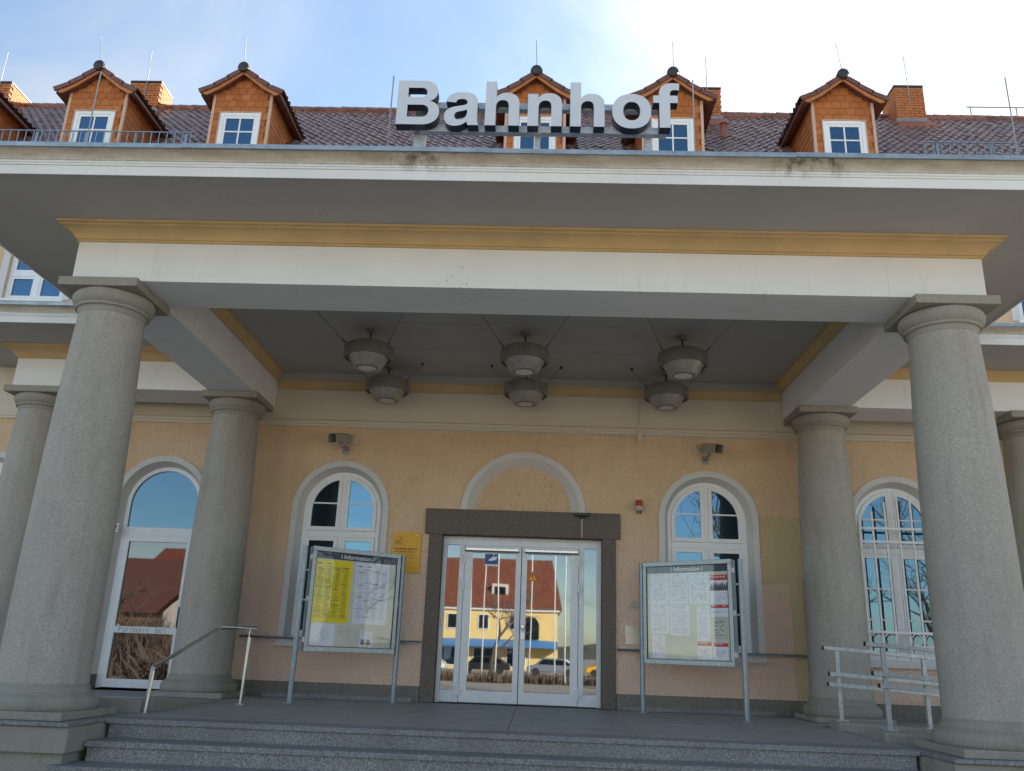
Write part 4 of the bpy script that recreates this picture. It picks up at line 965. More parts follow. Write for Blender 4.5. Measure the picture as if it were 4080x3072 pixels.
# ------------------------------------------------------------------ pendant lamps
RINGP = [(0.10, 4.505), (0.22, 4.497), (0.275, 4.478), (0.29, 4.452), (0.318, 4.447), (0.322, 4.440), (0.322, 4.300), (0.315, 4.294), (0.300, 4.294), (0.298, 4.320), (0.25, 4.33)]
CONEP = [(0.258, 4.318), (0.262, 4.310), (0.186, 4.172), (0.178, 4.164), (0.134, 4.166), (0.132, 4.18)]
LLAB = {(-1, 0): 'pendant lamp of the front row on the yellow-timetable board side', (0, 0): 'middle pendant lamp of the front row before the door axis', (1, 0): 'pendant lamp of the front row on the beacon side of the door',
        (-1, 1): 'pendant lamp close to the wall above the non-smoking sign side', (0, 1): 'middle pendant lamp close to the wall above the blind arch', (1, 1): 'pendant lamp close to the wall on the beacon side'}
for i in (-1, 0, 1):
    for j in (0, 1):
        lx = i * 2.05; ly = -2.05 if j == 0 else -0.58
        t = empty('pendant_lamp', (lx, ly, 4.16), 'grey metal ' + LLAB[(i, j)], 'lamp', 'pendant lamps under the portico ceiling')
        obj('housing', MB().lathe(RINGP, lx, ly, 44), 'lamp housing', t, smooth=30)
        obj('reflector', MB().lathe(CONEP, lx, ly, 44), 'lamp reflector', t, smooth=30)
        obj('lens', MB().lathe([(0.0, 4.161), (0.121, 4.162), (0.123, 4.175)], lx, ly, 36), 'lens', t, smooth=30)
        obj('lens_groove', MB().lathe([(0.1235, 4.163), (0.134, 4.161), (0.134, 4.175)], lx, ly, 36), 'black rubber', t)  # black ring draws the dark groove round the lens
        obj('ceiling_rose', MB().lathe([(0.062, 4.7195), (0.062, 4.672), (0.055, 4.667), (0.0, 4.667)], lx, ly + 0.02, 20), 'lamp housing', t, smooth=30)
        obj('cable', MB().tube([(lx, ly + 0.02, 4.667), (lx + 0.004, ly + 0.01, 4.58), (lx, ly, 4.50)], 0.011, 8), 'black rubber', t, smooth=40)
        hooks = [(lx - 0.60, ly - 0.85), (lx + 0.60, ly - 0.85), (lx - 0.1, ly + 0.55), (lx + 0.1, ly + 0.55)] if j == 0 else [(lx - 0.51, ly - 0.11), (lx + 0.51, ly - 0.11)]
        for hx, hy in hooks:
            dx, dy = hx - lx, hy - ly; L_ = math.hypot(dx, dy); sxp = (lx + 0.27 * (1 if dx > 0 else -1), ly + (-0.12 if dy < -0.3 else 0.1 if dy > 0.3 else -0.02), 4.455)
            obj('suspension_wire', MB().tube([sxp, (hx, hy, 4.7)], 0.0030, 5), 'black rubber', t)
            obj('wire_clip', MB().tube([sxp, tuple(Vector(sxp) + (Vector((hx, hy, 4.7)) - Vector(sxp)) * 0.14)], 0.008, 6), 'black plastic', t)
            obj('hook', MB().lathe([(0.012, 4.68), (0.018, 4.70), (0.018, 4.7195)], hx, hy, 10), 'black plastic', t)

# ------------------------------------------------------------------ wall fittings
def cctv(x, s, lab):
    """camera on a wall bracket, looking sideways along the wall (s = direction)"""
    t = empty('security_camera', (x, 0, 3.52), lab, 'camera', 'security cameras over the arched windows')
    obj('wall_plate', B(x - 0.05, x + 0.05, -0.016, -0.001, 3.47, 3.60), 'camera housing', t, bevel=0.003)
    obj('bracket', MB().tube([(x, -0.01, 3.55), (x + 0.005 * s, -0.10, 3.545), (x + 0.015 * s, -0.17, 3.58), (x + 0.02 * s, -0.18, 3.63)], 0.034, 10), 'camera housing', t, smooth=40)
    # tapering rectangular housing with an open hood
    M = Matrix.Translation((x + 0.05 * s, -0.19, 3.68)) @ Matrix.Rotation(R(-62 if s > 0 else 180 + 62), 4, 'Z') @ Matrix.Rotation(R(14), 4, 'Y')
    h = MB(); w0, h0, w1, h1 = 0.058, 0.054, 0.072, 0.066
    def ringv(xl, w, hh): return [(xl, -w, -hh), (xl, w, -hh), (xl, w, hh * 0.8), (xl, w * 0.7, hh), (xl, -w * 0.7, hh), (xl, -w, hh * 0.8)]
    secs = [ringv(-0.17, w0 * 0.8, h0 * 0.8), ringv(-0.15, w0, h0), ringv(0.05, w1, h1), ringv(0.20, w1 * 1.04, h1 * 1.04), ringv(0.20, w1 * 0.94, h1 * 0.94), ringv(0.06, w1 * 0.9, h1 * 0.9)]
    vs = [p for s_ in secs for p in s_]; n = 6
    h.add(vs, [(i * n + q, i * n + (q + 1) % n, (i + 1) * n + (q + 1) % n, (i + 1) * n + q) for i in range(5) for q in range(n)] + [tuple(range(n))[::-1]]); h.xform(M)
    obj('housing', h, 'camera housing', t, smooth=25)
    wnd = MB().add([(0.062, p[1], p[2]) for p in ringv(0, w1 * 0.9, h1 * 0.9)], [tuple(range(6))]); wnd.xform(M); obj('front_window', wnd, 'black plastic', t)
    jx = x - 0.135 * s
    obj('junction_box', B(jx - 0.042, jx + 0.042, -0.05, -0.001, 3.622, 3.702), 'trunking', t, bevel=0.004)
    obj('cable', MB().tube([(jx + 0.04 * s, -0.03, 3.665), (x - 0.03 * s, -0.09, 3.66), (x, -0.17, 3.62)], 0.008, 6), 'trunking', t, smooth=40)
    obj('conduit', B(jx - 0.011, jx + 0.011, -0.022, -0.001, 3.703, 3.868), 'trunking', t)
cctv(-2.71, -1, 'grey security camera on the wall above the window behind the yellow timetable')
cctv(2.69, 1, 'grey security camera on the wall above the window beside the red beacon')
t = empty('cable_trunking', (0, 0, 3.88), 'thin white cable trunking running under the wall moulding', 'cable duct')
obj('run', B(-2.60, 3.98, -0.020, -0.001, 3.870, 3.8865), 'trunking', t)
obj('riser', B(1.715, 1.737, -0.034, -0.0125, 4.005, 4.469), 'trunking', t); obj('cover', B(1.685, 1.765, -0.062, -0.044, 3.76, 4.003), 'trunking', t, bevel=0.003)
obj('drop', B(3.955, 3.975, -0.020, -0.001, 3.60, 3.8695), 'trunking', t)
# beacon
t = empty('warning_beacon', (1.70, 0, 2.75), 'small red warning beacon on the plaster above the door case', 'beacon')
obj('lens', MB().lathe([(0.056, 2.80), (0.056, 2.805), (0.048, 2.885), (0.040, 2.895), (0.0, 2.897)], 1.70, -0.065, 24), 'beacon red', t, smooth=30)
obj('base', MB().lathe([(0.0, 2.735), (0.045, 2.735), (0.048, 2.74), (0.062, 2.765), (0.062, 2.799), (0.0, 2.7995)], 1.70, -0.065, 24), 'beacon base', t, smooth=30)
obj('bracket', B(1.67, 1.73, -0.03, -0.001, 2.70, 2.80), 'beacon base', t); [obj('gland', MB().tube([(q, -0.06, 2.735), (q, -0.06, 2.70)], 0.011, 8), 'black plastic', t) for q in (1.68, 1.72)]
# door sensor on lintel
t = empty('door_sensor', (0.867, -0.045, 2.66), 'black motion sensor on the brown lintel with thin cable', 'sensor')
obj('body', B(0.745, 0.985, -0.11, -0.046, 2.632, 2.680), 'black plastic', t, bevel=0.012); obj('eye', B(0.82, 0.91, -0.105, -0.06, 2.604, 2.631), 'black rubber', t, bevel=0.008)
obj('cable_cover', B(0.861, 0.873, -0.056, -0.0455, 2.316, 2.600), 'trunking', t)
# key depot and steel plate
kd = MB().lathe([(0.0, 0.0), (0.050, 0.0), (0.050, 0.02), (0.044, 0.028), (0.0, 0.03)], 0, 0, 28); kd.xform(Matrix.Translation((1.616, -0.001, 1.411)) @ Matrix.Rotation(R(90), 4, 'X'))
t = empty('key_safe', (1.616, 0, 1.411), 'round grey fire key safe marked F on the plaster', 'key safe'); obj('cap', kd, 'beacon base', t, smooth=30)
obj('marking', text_on(MB(), 'F', 0.055, lambda u, v, w: (1.616 + u, -0.0315 - w, 1.411 + v), 0, 0, 0.0005, 0.001), 'print', t)
t = empty('intercom_plate', (1.56, 0, 0.99), 'brushed metal access plate beside the round key safe', 'panel')
obj('plate', B(1.49, 1.70, -0.014, -0.001, 0.86, 1.12), 'steel plate', t, bevel=0.003); obj('inner_panel', B(1.535, 1.66, -0.017, -0.0145, 0.91, 1.07), 'steel plate', t)
# bump rails along the wall
for a, b, lab in ((-3.95, -1.375, 'thin grey wall rail behind the yellow timetable board'), (1.375, 3.98, 'thin grey wall rail behind the board with red notices')):
    t = empty('wall_rail', ((a + b) / 2, -0.07, 0.79), lab, 'rail')
    obj('bar', MB().tube([(a, -0.09, 0.79), (b, -0.09, 0.79)], 0.017, 10), 'post steel', t, smooth=40)
    for i in range(3):
        x = a + 0.25 + i * (b - a - 0.5) / 2; obj('bracket', MB().tube([(x, -0.0005, 0.77), (x, -0.06, 0.77), (x, -0.09, 0.785)], 0.008, 6), 'post steel', t)
# number plate
t = empty('house_number', (-6.06, 0, 2.26), 'small white house number plate reading 52', 'number plate')
obj('plate', B(-6.125, -5.985, -0.033, -0.023, 2.195, 2.325), 'lettering white', t, bevel=0.003)
nf = lambda u, v, w: (-6.055 + u, -0.0335 - w, 2.26 + v)
mbn = MB(); text_on(mbn, '52', 0.115, nf, 0, 0, 0.0005, 0.003)
obj('digits', mbn, 'print', t)
# no-smoking sign
sx0, sx1, sz0, sz1 = -1.89, -1.472, 1.742, 2.330
t = empty('notice_plate', (-1.68, 0, 1.742), 'yellow metal non-smoking notice beside the brown door case', 'sign')
obj('plate', B(sx0, sx1, -0.022, -0.001, sz0, sz1), 'sign yellow', t, bevel=0.004)
mbn = MB(); nf = lambda u, v, w: (sx0 + u, -0.0225 - w, sz1 - v)
def tx(mb, s, size, u, v, fr_, bold=0.0, m=0, **k):
    vs, fs = text_geo(s, size, bold, align='LEFT', **k); return mb.add([fr_(u + x, v - y, 0.0006) for x, y, z in vs], fs, m)
tx(mbn, 'Rauchfreier Bahnhof', 0.040, 0.035, 0.245, nf, 0.0012); tx(mbn, 'Non-Smoking Station', 0.034, 0.035, 0.287, nf, 0.0006, shear=0.2)
for k, s in enumerate(('Das Rauchen ist im Bahnhof und auf', 'den Bahnsteigen nicht gestattet und', 'nur in gekennzeichneten Bereichen')): tx(mbn, s, 0.021, 0.035, 0.33 + k * 0.026, nf)
tx(mbn, 'Wir danken fuer Ihr Verstaendnis', 0.021, 0.035, 0.432, nf)
def fr_line(mb, u0, v0, u1, v1, w, fr_):
    d = Vector((u1 - u0, v1 - v0)); n = Vector((-d.y, d.x)).normalized() * w / 2
    mb.add([fr_(u0 + n.x, v0 + n.y, 0.0006), fr_(u1 + n.x, v1 + n.y, 0.0006), fr_(u1 - n.x, v1 - n.y, 0.0006), fr_(u0 - n.x, v0 - n.y, 0.0006)], [(0, 1, 2, 3)])
for q in ((0.04, 0.075, 0.145, 0.075), (0.04, 0.18, 0.145, 0.18), (0.04, 0.075, 0.04, 0.18), (0.145, 0.075, 0.145, 0.18)): fr_line(mbn, *q, 0.003, nf)
fr_line(mbn, 0.05, 0.172, 0.135, 0.085, 0.009, nf); fr_line(mbn, 0.055, 0.158, 0.132, 0.158, 0.009, nf); fr_line(mbn, 0.052, 0.155, 0.054, 0.12, 0.004, nf)
obj('print', mbn, 'sign print', t)
mbn = MB(); tx(mbn, 'DB', 0.024, 0.345, 0.045, nf, 0.001); obj('logo_print', mbn, 'lettering white', t)
# door stickers (on the glass)
yg = YD + 0.0135
t = empty('surveillance_sticker', (-0.445, yg, 1.9), 'blue square camera surveillance sticker on the door pane', 'sticker')
obj('sheet', B(-0.54, -0.351, yg - 0.0025, yg - 0.0005, 1.895, 2.072), 'sticker blue', t)
nf = lambda u, v, w: (-0.54 + u, yg - 0.0026 - w, 1.895 + v)
mbn = MB(); 
def quad_on(mb, pts, fr_, w=0.0006): mb.add([fr_(u, v, w) for u, v in pts], [tuple(range(len(pts)))])
quad_on(mbn, [(0.072, 0.072), (0.165, 0.092), (0.178, 0.142), (0.085, 0.122)], nf); quad_on(mbn, [(0.052, 0.080), (0.070, 0.078), (0.078, 0.102), (0.062, 0.105)], nf); quad_on(mbn, [(0.12, 0.135), (0.132, 0.138), (0.132, 0.176), (0.12, 0.176)], nf)
quad_on(mbn, [(0.0, 0.0), (0.189, 0.0), (0.189, 0.028), (0.0, 0.028)], nf)
obj('pictogram', mbn, 'lettering white', t); mbn = MB(); tx(mbn, 'Videoueberwachung', 0.018, 0.012, 0.014, lambda u, v, w: nf(u, 0.028 - v, w + 0.001)); obj('print', mbn, 'print', t)
t = empty('warning_sticker', (0.17, yg, 1.70), 'orange triangular warning sticker on the door pane', 'sticker')
obj('sheet', plate([[(0.088, 1.70), (0.253, 1.70), (0.17, 1.845)]], 0.002, yg - 0.0025), 'sticker rim', t)
obj('field', plate([[(0.106, 1.71), (0.235, 1.71), (0.17, 1.826)]], 0.001, yg - 0.0036), 'sticker orange', t)
obj('mark', plate([[(0.164, 1.745), (0.176, 1.745), (0.179, 1.795), (0.161, 1.795)], [(0.164, 1.722), (0.176, 1.722), (0.176, 1.735), (0.164, 1.735)]], 0.001, yg - 0.0047), 'print', t)

# ------------------------------------------------------------------ notice boards
def lines(mb, fr_, u0, u1, v0, v1, lh, dens, rnd, m=0, wfrac=0.55):
    v = v1
    while v > v0 + lh:
        u = u0
        while u < u1 - 0.004:
            L_ = rnd.uniform(0.012, 0.05); e2 = min(u + L_, u1)
            if rnd.random() < dens: mb.add([fr_(u, v - lh * wfrac, 0.0012), fr_(e2, v - lh * wfrac, 0.0012), fr_(e2, v, 0.0012), fr_(u, v, 0.0012)], [(0, 1, 2, 3)], m)
            u = e2 + 0.006
        v -= lh
def rect(mb, fr_, u0, u1, v0, v1, w, m=0): mb.add([fr_(u0, v0, w), fr_(u1, v0, w), fr_(u1, v1, w), fr_(u0, v1, w)], [(0, 1, 2, 3)], m)
def board(P, Q, label, gu, which):
    P = Vector((*P, 0)); Q = Vector((*Q, 0)); T = (Q - P).normalized(); Nn = Vector((T.y, -T.x, 0))    # Nn points to the viewer's side
    W = (Q - P).length
    F = lambda u, v, w: tuple(P + T * u + Nn * w + Vector((0, 0, v)))
    def slab(mb, u0, u1, v0, v1, w0, w1, m=0):
        vs = [F(u, v, w) for v in (v0, v1) for u, w in ((u0, w1), (u1, w1), (u1, w0), (u0, w0))]
        return mb.add(vs, [(0, 3, 2, 1), (4, 5, 6, 7), (0, 1, 5, 4), (1, 2, 6, 5), (2, 3, 7, 6), (3, 0, 4, 7)], m)
    t = empty('notice_board', tuple((P + Q) / 2), label, 'notice board', None)
    for u in (0.0, W):
        c = F(u, 0, 0)
        obj('post', MB().lathe([(0.034, 0.012), (0.034, 1.938), (0.0, 1.939)], c[0], c[1], 20), 'post steel', t, smooth=40)
        obj('foot_plate', MB().lathe([(0.0, 0.001), (0.085, 0.001), (0.085, 0.010), (0.0, 0.0105)], c[0], c[1], 20), 'post steel', t)
    a, b = gu[0] - 0.052, gu[1] + 0.052; g0, g1 = gu
    obj('case', slab(MB(), a + 0.003, b - 0.003, 0.625, 1.937, -0.075, 0.020), 'grey aluminium', t, bevel=0.006)
    fmb = MB()
    for q in ((a, b, 1.884, 1.942), (a, b, 0.620, 0.682), (a, g0, 0.682, 1.884), (g1, b, 0.682, 1.884)): slab(fmb, *q, 0.021, 0.052)
    obj('frame', fmb, 'grey aluminium', t, bevel=0.004)
    gk = MB()
    for q in ((g0 - 0.001, g1 + 0.001, 1.877, 1.885), (g0 - 0.001, g1 + 0.001, 0.681, 0.688), (g0 - 0.001, g0 + 0.006, 0.688, 1.877), (g1 - 0.006, g1 + 0.001, 0.688, 1.877)): slab(gk, *q, 0.030, 0.050)
    obj('gasket', gk, 'black rubber', t)
    obj('back_panel', slab(MB(), g0, g1, 0.68, 1.886, 0.0205, 0.0225), 'paper cream', t)
    obj('header', slab(MB(), g0 + 0.006, g1 - 0.006, 1.792, 1.876, 0.0228, 0.0245), 'header blue', t)
    hm = MB(); text_on(hm, 'i Information i', 0.083, lambda u, v, w: F(u, v, 0.0246 + w), (g0 + g1) / 2 + (-0.0 if which else 0.0), 1.836, 0.001, 0.0008); obj('lettering', hm, 'lettering white', t)
    obj('pane', slab(MB(), g0 + 0.005, g1 - 0.005, 0.687, 1.878, 0.038, 0.042), 'case glass', t)
    for v in (1.80, 1.27, 0.76):
        for u in (a - 0.012, b - 0.004): obj('hinge', slab(MB(), u, u + 0.016, v - 0.03, v + 0.03, -0.02, 0.035), 'lettering white', t)
    for u in (a + 0.22, b - 0.22):
        lk = F(u, 0.650, 0.053); obj('lock', MB().tube([F(u, 0.648, 0.0525), F(u, 0.648, 0.058)], 0.011, 12), 'stainless', t)
    rnd = random.Random(11 + which)
    def poster(name, lab, u0, u1, v0, v1, mat, w=0.0238, cat='poster', group=None):
        e_ = empty(name, F((u0 + u1) / 2, v0, w), lab, cat, group)
        obj('sheet', slab(MB(), u0, u1, v0, v1, w, w + 0.0007), mat, e_); return e_, (lambda u, v, ww: F(u, v, w + ww))
    if which == 0:
        for u0, u1, mat, lab, pm in ((g0 + 0.006, 0.672, 'paper yellow', 'yellow departures timetable poster in the notice board', 'print ochre'), (0.735, 1.235, 'paper white', 'white arrivals timetable poster in the notice board', 'print grey')):
            e_, f2 = poster('timetable', lab, u0, u1, 0.985, 1.785, mat)
            pb = MB(); cw = (u1 - u0 - 0.05) / 4
            for c in range(4):
                ca = u0 + 0.025 + c * cw
                lines(pb, f2, ca, ca + 0.022, 1.03, 1.695, 0.0115, 0.55, rnd); lines(pb, f2, ca + 0.032, ca + cw - 0.022, 1.03, 1.695, 0.0115, 0.9, rnd)
            obj('small_print', pb, pm, e_)
            hb = MB(); rect(hb, f2, u0 + 0.02, u0 + 0.085, 1.725, 1.738, 0.0014); rect(hb, f2, u0 + 0.16, u0 + 0.22, 1.725, 1.738, 0.0014)
            for c in range(4):
                ca = u0 + 0.022 + c * cw
                for v in [1.70 - rnd.uniform(0, 0.06) - k * rnd.uniform(0.16, 0.24) for k in range(4)]:
                    if v > 1.05: rect(hb, f2, ca, ca + cw - 0.012, v, v + 0.006, 0.0014)
            obj('heading_print', hb, 'print', e_)
        e_, f2 = poster('map_sheet', 'pale route map sheet under the yellow timetable', g0 + 0.01, 0.50, 0.692, 0.970, 'paper white')
        mp_ = MB()
        for k in range(60):
            u, v = rnd.gauss(0.35, 0.055), rnd.gauss(0.83, 0.06); pts = []
            for q in range(4):
                if g0 + 0.02 < u < 0.49 and 0.70 < v < 0.96: pts.append(f2(u, v, 0.0012))
                u += rnd.uniform(-0.03, 0.03); v += rnd.uniform(-0.02, 0.02)
            if len(pts) > 1: mp_.tube(pts, 0.0012, 3)
        obj('map_print', mp_, 'print grey', e_)
        e_, f2 = poster('notice_sheet', 'white notice with two small portraits in the notice board corner', 0.865, 1.05, 0.692, 0.905, 'paper white')
        nb = MB(); rect(nb, f2, 0.872, 1.045, 0.892, 0.898, 0.0012); lines(nb, f2, 0.885, 1.03, 0.80, 0.88, 0.012, 0.5, rnd); obj('small_print', nb, 'print grey', e_)
        nb = MB(); rect(nb, f2, 0.880, 0.942, 0.728, 0.795, 0.0012); rect(nb, f2, 0.955, 1.035, 0.728, 0.795, 0.0012); obj('photo_ground', nb, 'print grey', e_)
        nb = MB()
        for c0 in (0.911, 0.992):
            nb.add([f2(c0 + 0.012 * math.cos(q * 0.628), 0.772 + 0.015 * math.sin(q * 0.628), 0.0016) for q in range(10)], [tuple(range(10))]); rect(nb, f2, c0 - 0.026, c0 + 0.026, 0.729, 0.752, 0.0016)
        obj('photo_figures', nb, 'print', e_); nb = MB(); rect(nb, f2, 0.92, 1.0, 0.702, 0.714, 0.0012); obj('strip', nb, 'paper yellow', e_)
        e_, f2 = poster('label_strip', 'narrow hatched label strip beside the route map sheet', 0.55, 0.74, 0.86, 0.905, 'paper cream')
        nb = MB(); [quad_on(nb, [(0.555 + k * 0.024, 0.885), (0.567 + k * 0.024, 0.885), (0.575 + k * 0.024, 0.899), (0.563 + k * 0.024, 0.899)], f2, 0.0012) for k in range(7)]; lines(nb, f2, 0.56, 0.70, 0.862, 0.88, 0.009, 0.7, rnd); obj('hatching', nb, 'print grey', e_)
    else:
        def sheet(u0, u1, v0, v1, lab, kind):
            e_, f2 = poster('notice_sheet', lab, u0, u1, v0, v1, 'paper cream' if kind == 'box' else 'paper white')
            nb = MB(); top = v1 - 0.03
            if kind in ('text', 'table'):
                hb = MB(); h = v1 - 0.075
                k = 0
                while u0 + 0.012 + k * 0.022 < u1 - 0.02:
                    quad_on(hb, [(u0 + 0.010 + k * 0.022, h), (u0 + 0.020 + k * 0.022, h), (u0 + 0.026 + k * 0.022, h + 0.008), (u0 + 0.016 + k * 0.022, h + 0.008)], f2, 0.0012); k += 1
                rect(hb, f2, u1 - 0.03, u1 - 0.012, v0 + 0.012, v0 + 0.03, 0.0012) if False else None
                obj('hatching', hb, 'print grey', e_); lines(nb, f2, u0 + 0.05, u1 - 0.06, v1 - 0.06, v1 - 0.012, 0.013, 0.7, rnd); top = h - 0.012
            if kind == 'table':
                for k in range(6): rect(nb, f2, u0 + 0.02, u1 - 0.02, v0 + 0.03 + k * (top - v0 - 0.04) / 5, v0 + 0.032 + k * (top - v0 - 0.04) / 5, 0.0012)
            if kind == 'red':
                rb = MB(); rect(rb, f2, u0, u1, v1 - (0.042 if v1 - v0 < 0.3 else 0.067), v1, 0.0012); obj('red_band', rb, 'paper red', e_); top = v1 - 0.08
                wb = MB(); lines(wb, f2, u0 + 0.02, u1 - 0.03, v1 - 0.036, v1 - 0.008, 0.014, 0.85, rnd); obj('white_print', wb, 'lettering white', e_)
                wb.m = wb.m
                for p in e_.children:
                    if p.name.startswith('white_print'): p.location = Vector(p.location) + Nn * 0.0006
            if kind == 'box':
                for q in ((u0 + 0.008, u1 - 0.008, v1 - 0.012, v1 - 0.008), (u0 + 0.008, u1 - 0.008, v0 + 0.008, v0 + 0.012), (u0 + 0.008, u0 + 0.012, v0 + 0.012, v1 - 0.012), (u1 - 0.012, u1 - 0.008, v0 + 0.012, v1 - 0.012)): rect(nb, f2, *q, 0.0012)
            lines(nb, f2, u0 + 0.025, u1 - 0.03, v0 + 0.025, top, 0.0125, 0.62, rnd); obj('small_print', nb, 'print' if kind == 'box' else 'print grey', e_); return e_, f2
        for k, (u0, u1) in enumerate(((0.165, 0.435), (0.455, 0.725), (0.745, 1.035))): sheet(u0, u1, 1.385, 1.782, ('white notice sheet at the header row end next the post, right board', 'white notice sheet under the word Information, board with red notices', 'white notice sheet beside the group photo notice')[k], 'text')
        sheet(0.165, 0.435, 1.005, 1.372, 'white notice sheet of the second row with hatched band', 'text'); sheet(0.455, 0.74, 0.985, 1.372, 'white notice sheet ruled like a table, second row', 'table')
        sheet(0.85, 1.035, 0.925, 1.355, 'narrow white notice sheet above the small red notice', 'text'); sheet(0.175, 0.37, 0.695, 0.985, 'white notice sheet with small plan at the board bottom', 'text')
        e_, f2 = poster('photo_notice', 'red-headed notice with group photo reading Wir sind fuer Sie da', 1.053, 1.312, 1.38, 1.748, 'paper white')
        rb = MB(); rect(rb, f2, 1.053, 1.312, 1.678, 1.748, 0.0012); obj('red_band', rb, 'paper red', e_)
        wb = MB(); text_on(wb, 'Wir sind für Sie da!', 0.030, f2, 1.155, 1.722, 0.0018, 0.0008); obj('lettering', wb, 'lettering white', e_)
        pb = MB(); rect(pb, f2, 1.053, 1.312, 1.548, 1.600, 0.0012)
        for k in range(8):
            c0 = 1.075 + k * 0.031; hh = 1.625 + 0.022 * ((k * 7) % 3) / 2; rect(pb, f2, c0 - 0.014, c0 + 0.014, 1.60, hh - 0.012, 0.0014); pb.add([f2(c0 + 0.010 * math.cos(q * 0.7854), hh + 0.012 * math.sin(q * 0.7854), 0.0014) for q in range(8)], [tuple(range(8))])
        obj('photo', pb, 'print', e_); lb = MB(); lines(lb, f2, 1.15, 1.295, 1.39, 1.52, 0.0125, 0.6, rnd); obj('small_print', lb, 'print grey', e_)
        sheet(1.055, 1.312, 1.225, 1.372, 'small notice with red heading lines under the group photo', 'red'); sheet(1.085, 1.272, 0.945, 1.21, 'cream notice with thin black border in the board', 'box')
        sheet(0.85, 1.05, 0.70, 0.906, 'notice with narrow red band at the board bottom', 'red'); sheet(1.082, 1.278, 0.70, 0.900, 'notice with red band in the lower corner by the hinge', 'red')
board((-2.796, -1.338), (-1.646, -0.470), 'grey framed notice board headed Information with yellow timetable', (0.142, 1.330), 0)
board((1.677, -0.453), (2.821, -1.387), 'grey framed notice board headed Information with red-topped notices', (0.104, 1.320), 1)

# ------------------------------------------------------------------ railings
t = empty('handrail', (-3.4, -2.8, 0), 'bent stainless handrail between the yellow timetable board and side door', 'handrail')
obj('rail', MB().tube([(-3.552, -3.69, 0.0), (-3.552, -3.69, 0.395), (-3.553, -3.68, 0.415), (-3.56, -3.65, 0.43), (-3.598, -1.915, 0.842), (-3.592, -1.894, 0.850), (-3.56, -1.890, 0.853), (-3.127, -1.894, 0.872)], 0.0225, 14), 'stainless', t, smooth=50)
obj('post', MB().tube([(-3.218, -1.894, 0.006), (-3.218, -1.894, 0.76)], 0.020, 12), 'stainless', t, smooth=50)
obj('pin', MB().tube([(-3.218, -1.894, 0.76), (-3.216, -1.894, 0.855)], 0.007, 8), 'stainless', t, smooth=50)
obj('foot_plate', B(-3.27, -3.17, -1.944, -1.844, 0.001, 0.009), 'stainless', t)
# ramp kerbs
rk = struct(obj('ramp', MB().add([(3.64, -3.5, 0.0), (9.0, -3.5, -0.5), (9.0, -2.2, -0.5), (3.64, -2.2, 0.0), (3.64, -3.5, GZ), (9.0, -3.5, GZ), (9.0, -2.2, GZ), (3.64, -2.2, GZ)], [(0, 1, 2, 3), (7, 6, 5, 4), (0, 4, 5, 1), (1, 5, 6, 2), (2, 6, 7, 3), (3, 7, 4, 0)]), 'granite floor'))
def kerb(y0, y1, x0):
    vs = []
    for x, zt in ((x0, 0.095), (x0 + 0.9, 0.06), (9.0, -0.38)):
        vs += [(x, y0, GZ), (x, y1, GZ), (x, y1, zt), (x, y0, zt)]
    fs = [(0, 1, 2, 3), (11, 10, 9, 8)] + [(i * 4 + q, i * 4 + (q + 1) % 4, (i + 1) * 4 + (q + 1) % 4, (i + 1) * 4 + q) for i in (0, 1) for q in range(4)]
    return obj('ramp_kerb', MB().add(vs, fs), 'base stone', rk, bevel=0.03)
kerb(-2.32, -1.99, 3.61); kerb(-3.64, -3.26, 3.60)
for y, xs_, x0, lab, zo in ((-2.15, (3.695, 4.67, 5.9), 3.55, 'galvanised ramp railing on the kerb nearer the barred window', 0.0), (-3.37, (3.754, 5.1), 3.585, 'galvanised ramp railing on the kerb nearer the front column', 0.03)):
    t = empty('ramp_railing', (4.4, y, 0.06), lab, 'railing', 'railings along the ramp')
    def zr(x, z): return z - max(0.0, x - 3.62) * 0.062
    for i, x in enumerate(xs_):
        zb2 = 0.092 - max(0, x - 3.62) * 0.045
        if x > 4.5: zb2 = 0.06 - (x - 4.51) * 0.098
        obj('post', B(x - 0.022, x + 0.022, y - 0.022, y + 0.022, zb2 + 0.012, zr(x, 0.845) + zo), 'galvanised', t, bevel=0.003)
        obj('foot_plate', B(x - 0.065, x + 0.065, y - 0.05, y + 0.05, zb2 - 0.006, zb2 + 0.0125), 'galvanised', t)
    for z, xa, off in ((0.870, x0, 0.0), (0.590, x0 + 0.035, -0.046), (0.478, x0 + 0.015 if zo == 0 else x0 + 0.09, -0.046)):
        xe = 6.6; mb = MB()
        for (p, q) in ((xa, xa + 0.42), (xa + 0.425, xe)):
            hw = 0.022; d = off if off else 0
            vs = [(p, y + d - hw, zr(p, z) + zo - 0.02), (p, y + d + hw, zr(p, z) + zo - 0.02), (p, y + d + hw, zr(p, z) + zo + 0.022), (p, y + d - hw, zr(p, z) + zo + 0.022)] + [(q, y + d - hw, zr(q, z) + zo - 0.02), (q, y + d + hw, zr(q, z) + zo - 0.02), (q, y + d + hw, zr(q, z) + zo + 0.022), (q, y + d - hw, zr(q, z) + zo + 0.022)]
            mb.add(vs, [(0, 1, 2, 3), (7, 6, 5, 4), (0, 4, 5, 1), (1, 5, 6, 2), (2, 6, 7, 3), (3, 7, 4, 0)])
        obj('rail', mb, 'galvanised', t, bevel=0.003)
        obj('end_cap', B(xa - 0.012, xa - 0.0005, y + off - 0.0225, y + off + 0.0225, zr(xa, z) + zo - 0.021, zr(xa, z) + zo + 0.0225), 'black rubber', t)
